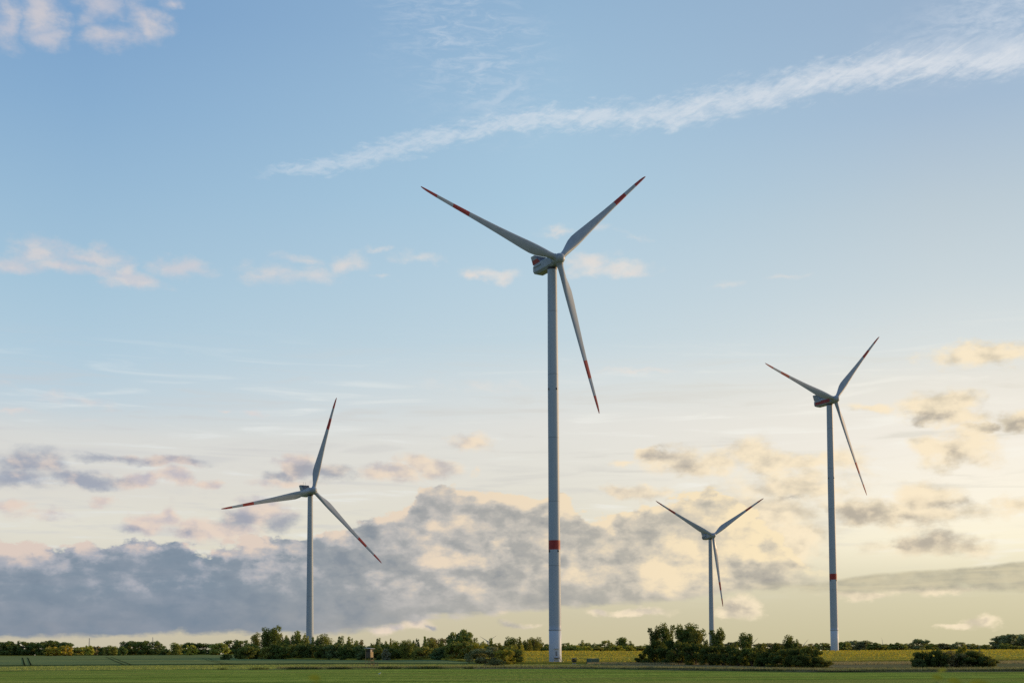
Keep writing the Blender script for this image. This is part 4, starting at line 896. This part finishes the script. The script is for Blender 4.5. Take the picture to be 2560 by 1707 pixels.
def mobile_stand():
    Y = 420; p = at(1435.5, 1664, Y); z0 = gz(p.x, Y)+.1; root = empty('hunting_stand', (p.x, Y, z0), R(6)); tag(root, 'small dark hunting cabin on short legs and a pale base right of the main tower', 'hunting stand')
    H = at(1435.5, 1643.5, Y).z-z0; wd = 10.5/F_PX*Y
    q_ = MB(); q_.box((0, 0, H*.10), (wd*.85, wd*.8, H*.17)); q_.tube([(-wd*.3, -wd*.42, H*.1), (-wd*.3, -wd*.48, H*.1)], [.22, .22], 12); q_.tube([(wd*.3, -wd*.42, H*.1), (wd*.3, -wd*.48, H*.1)], [.22, .22], 12); q_.build('base', CONC, root)
    for i in (-1, 1):
        for j in (-1, 1):
            q_ = MB(); q_.bar((i*wd*.18, j*wd*.18, H*.15), (i*wd*.2, j*wd*.2, H*.42), .12); q_.build('leg', WOODD, root)
    q_ = MB(); q_.box((0, 0, H*.53), (wd*.98, wd*.98, H*.26)); cab = q_.build('cabin', HUTB, root)
    for i in (-1, 0, 1):
        for j in (-1, 1):
            q_ = MB(); q_.box((i*wd*.43, j*wd*.43, H*.77), (.14, .14, H*.22)); q_.build('post', HUTB, cab)
    q_ = MB(); q_.box((0, wd*.3, H*.77), (wd*.4, .1, H*.2)); q_.box((0, 0, H*.89), (wd*.98, wd*.98, H*.05)); q_.build('window_frame', HUTB, cab)
    q_ = MB(); q_.box((0, 0, H*.95), (wd*1.1, wd*1.15, H*.05)); q_.build('roof', CONC, root)
mobile_stand()
def container():
    Y = 425; p = at(1482, 1662.3, Y); z0 = gz(p.x, Y)+.12; root = empty('storage_container', (p.x, Y, z0), R(34)); tag(root, 'green steel storage container standing in the verge right of the main tower', 'container')
    Hh = at(1482, 1645.5, Y).z-z0; Lx, Wy = 3.2, 2.4
    q_ = MB(); q_.box((0, 0, Hh/2+.05), (Lx, Wy, Hh-.12))
    for k in range(14):
        x = -Lx/2+.18+k*(Lx-.3)/13; q_.box((x, -Wy/2-.03, Hh/2), (.09, .07, Hh*.84)); q_.box((x, Wy/2+.03, Hh/2), (.09, .07, Hh*.84))
    body = q_.build('body', GREENC, root)
    q_ = MB()
    for i in (-1, 1):
        for j in (-1, 1): q_.box((i*(Lx/2+.01), j*(Wy/2+.01), Hh/2), (.14, .14, Hh))
        q_.box((i*(Lx/2+.01), 0, Hh-.06), (.12, Wy-.16, .12)); q_.box((i*(Lx/2+.01), 0, .06), (.12, Wy-.16, .12)); q_.box((0, i*(Wy/2+.04), Hh-.06), (Lx-.16, .10, .12)); q_.box((0, i*(Wy/2+.04), .06), (Lx-.16, .10, .12))
    q_.build('frame', GREENC, root)
    for s_ in (-1, 1):
        q_ = MB(); q_.box((Lx/2+.05, s_*.55, Hh/2), (.05, 1.02, Hh*.86)); d_ = q_.build('door', GREENC, root)
        q_ = MB(); q_.bar((Lx/2+.12, s_*.3, .2), (Lx/2+.12, s_*.3, Hh-.2), .05); q_.bar((Lx/2+.12, s_*.75, .2), (Lx/2+.12, s_*.75, Hh-.2), .05); q_.box((Lx/2+.13, s_*.42, Hh*.45), (.05, .4, .06)); q_.build('lock_bar', METAL, d_)
    q_ = MB(); q_.box((0, 0, Hh+.0), (Lx-.2, Wy-.2, .05)); q_.build('roof', METAL, root)
container()
def bird():
    Y = 225; p = at(949, 1689, Y); z0 = gz(p.x, Y); BW = paint('bird_white', (.8, .8, .78, 1), .7, .03)
    q_ = MB(); s_ = 1.25
    q_.tube([(-.26*s_, 0, .22*s_), (-.15*s_, 0, .25*s_), (0, 0, .27*s_), (.12*s_, 0, .34*s_), (.15*s_, 0, .42*s_), (.19*s_, 0, .47*s_), (.24*s_, 0, .46*s_)], [.015, .05, .085, .06, .035, .04, .02], 12)
    o = empty('bird', (p.x, Y, z0), R(-15)); tag(o, 'small white bird standing in the near green field', 'bird'); q_.build('body', BW, o)
    q_ = MB(); q_.tube([(.25*s_, 0, .46*s_), (.33*s_, 0, .44*s_)], [.018, .004], 6); q_.build('beak', WOODL, o)
    for k in (-.03, .03):
        q_ = MB(); q_.bar((0, k, .2*s_), (.01, k, 0), .02); q_.build('leg', WOODL, o)
bird()
# fence posts by the stand
for i, (px, t_) in enumerate([(936, 1659), (940, 1660), (944, 1659)]):
    p = at(px, 1664.5, 340); q_ = MB(); z0 = gz(p.x, 340)+.2; hh = at(px, t_, 340).z-z0+.6; q_.tube([(0, 0, -.2), (0, 0, hh), (0, 0, hh+.05)], [.07, .065, .02], 7)
    tag(q_.build('fence_post', WOODD, None, (p.x, 340, z0)), ['left', 'middle', 'right'][i]+' one of three short dark fence posts just right of the raised hunting stand', 'fence post', 'fence posts by the hunting stand')

# ------------------------------------------------------------------ plants right in front of the camera, out of focus
def near_plant(px, py, d_, spec, label):
    tip = at(px, py, d_); z0 = gz(tip.x, tip.y); root = empty('wild_plant', (tip.x, tip.y, z0)); tag(root, label, 'plant', 'wild plants just below the camera')
    q_ = MB(); h = tip.z-z0; q_.tube([(.05, .03, 0), (.02, 0, h*.6), (0, 0, h-.01)], [.006, .004, .0025], 7); q_.build('stem', M_STEM, root)
    for (dx, dz, ln, wd, ang) in spec:
        q_ = MB(); L_ = []; n = 8
        for k in range(n+1):
            t = k/n; w_ = wd*math.sin(math.pi*(t*.92+.04))**.8; x = dx+ln*t*math.cos(ang); z = h+dz+ln*t*math.sin(ang)-.25*ln*t*t
            L_ += [(x, -w_*.5, z-.87*w_), (x, 0, z-.1*w_), (x, w_*.5, z+.87*w_)]
        q_.add(L_, [(3*k+j, 3*k+j+1, 3*k+j+4, 3*k+j+3) for k in range(n) for j in (0, 1)], 0, True)
        lf_ = q_.build('leaf', M_LEAFN, root); lf_.color = (.34, .42, .02, 1)
M_STEM = paint('stem_green', (.12, .17, .03, 1), .6)
M_LEAFN = leaf_mat('fresh_leaf', .55)
near_plant(783, 1693, 2.6, [(-.010, 0, .026, .008, .15), (0, -.012, .02, .006, -.2)], 'blurred green plant tip at the bottom left of centre')
near_plant(2344, 1691, 2.6, [(-.012, 0, .024, .006, .1), (.0, .010, .022, .004, .5)], 'blurred yellow-green leaf pair at the bottom right, left of two others')
near_plant(2386, 1701, 2.6, [(-.014, 0, .030, .007, .12), (.0, -.008, .022, .006, -.3)], 'blurred yellow-green leaves at the bottom right, between two others')
near_plant(2452, 1701, 2.5, [(-.022, -.002, .045, .006, .1), (.0, -.006, .03, .006, -.2), (-.03, -.012, .03, .006, .4)], 'blurred broad leaves at the bottom right, rightmost of three')
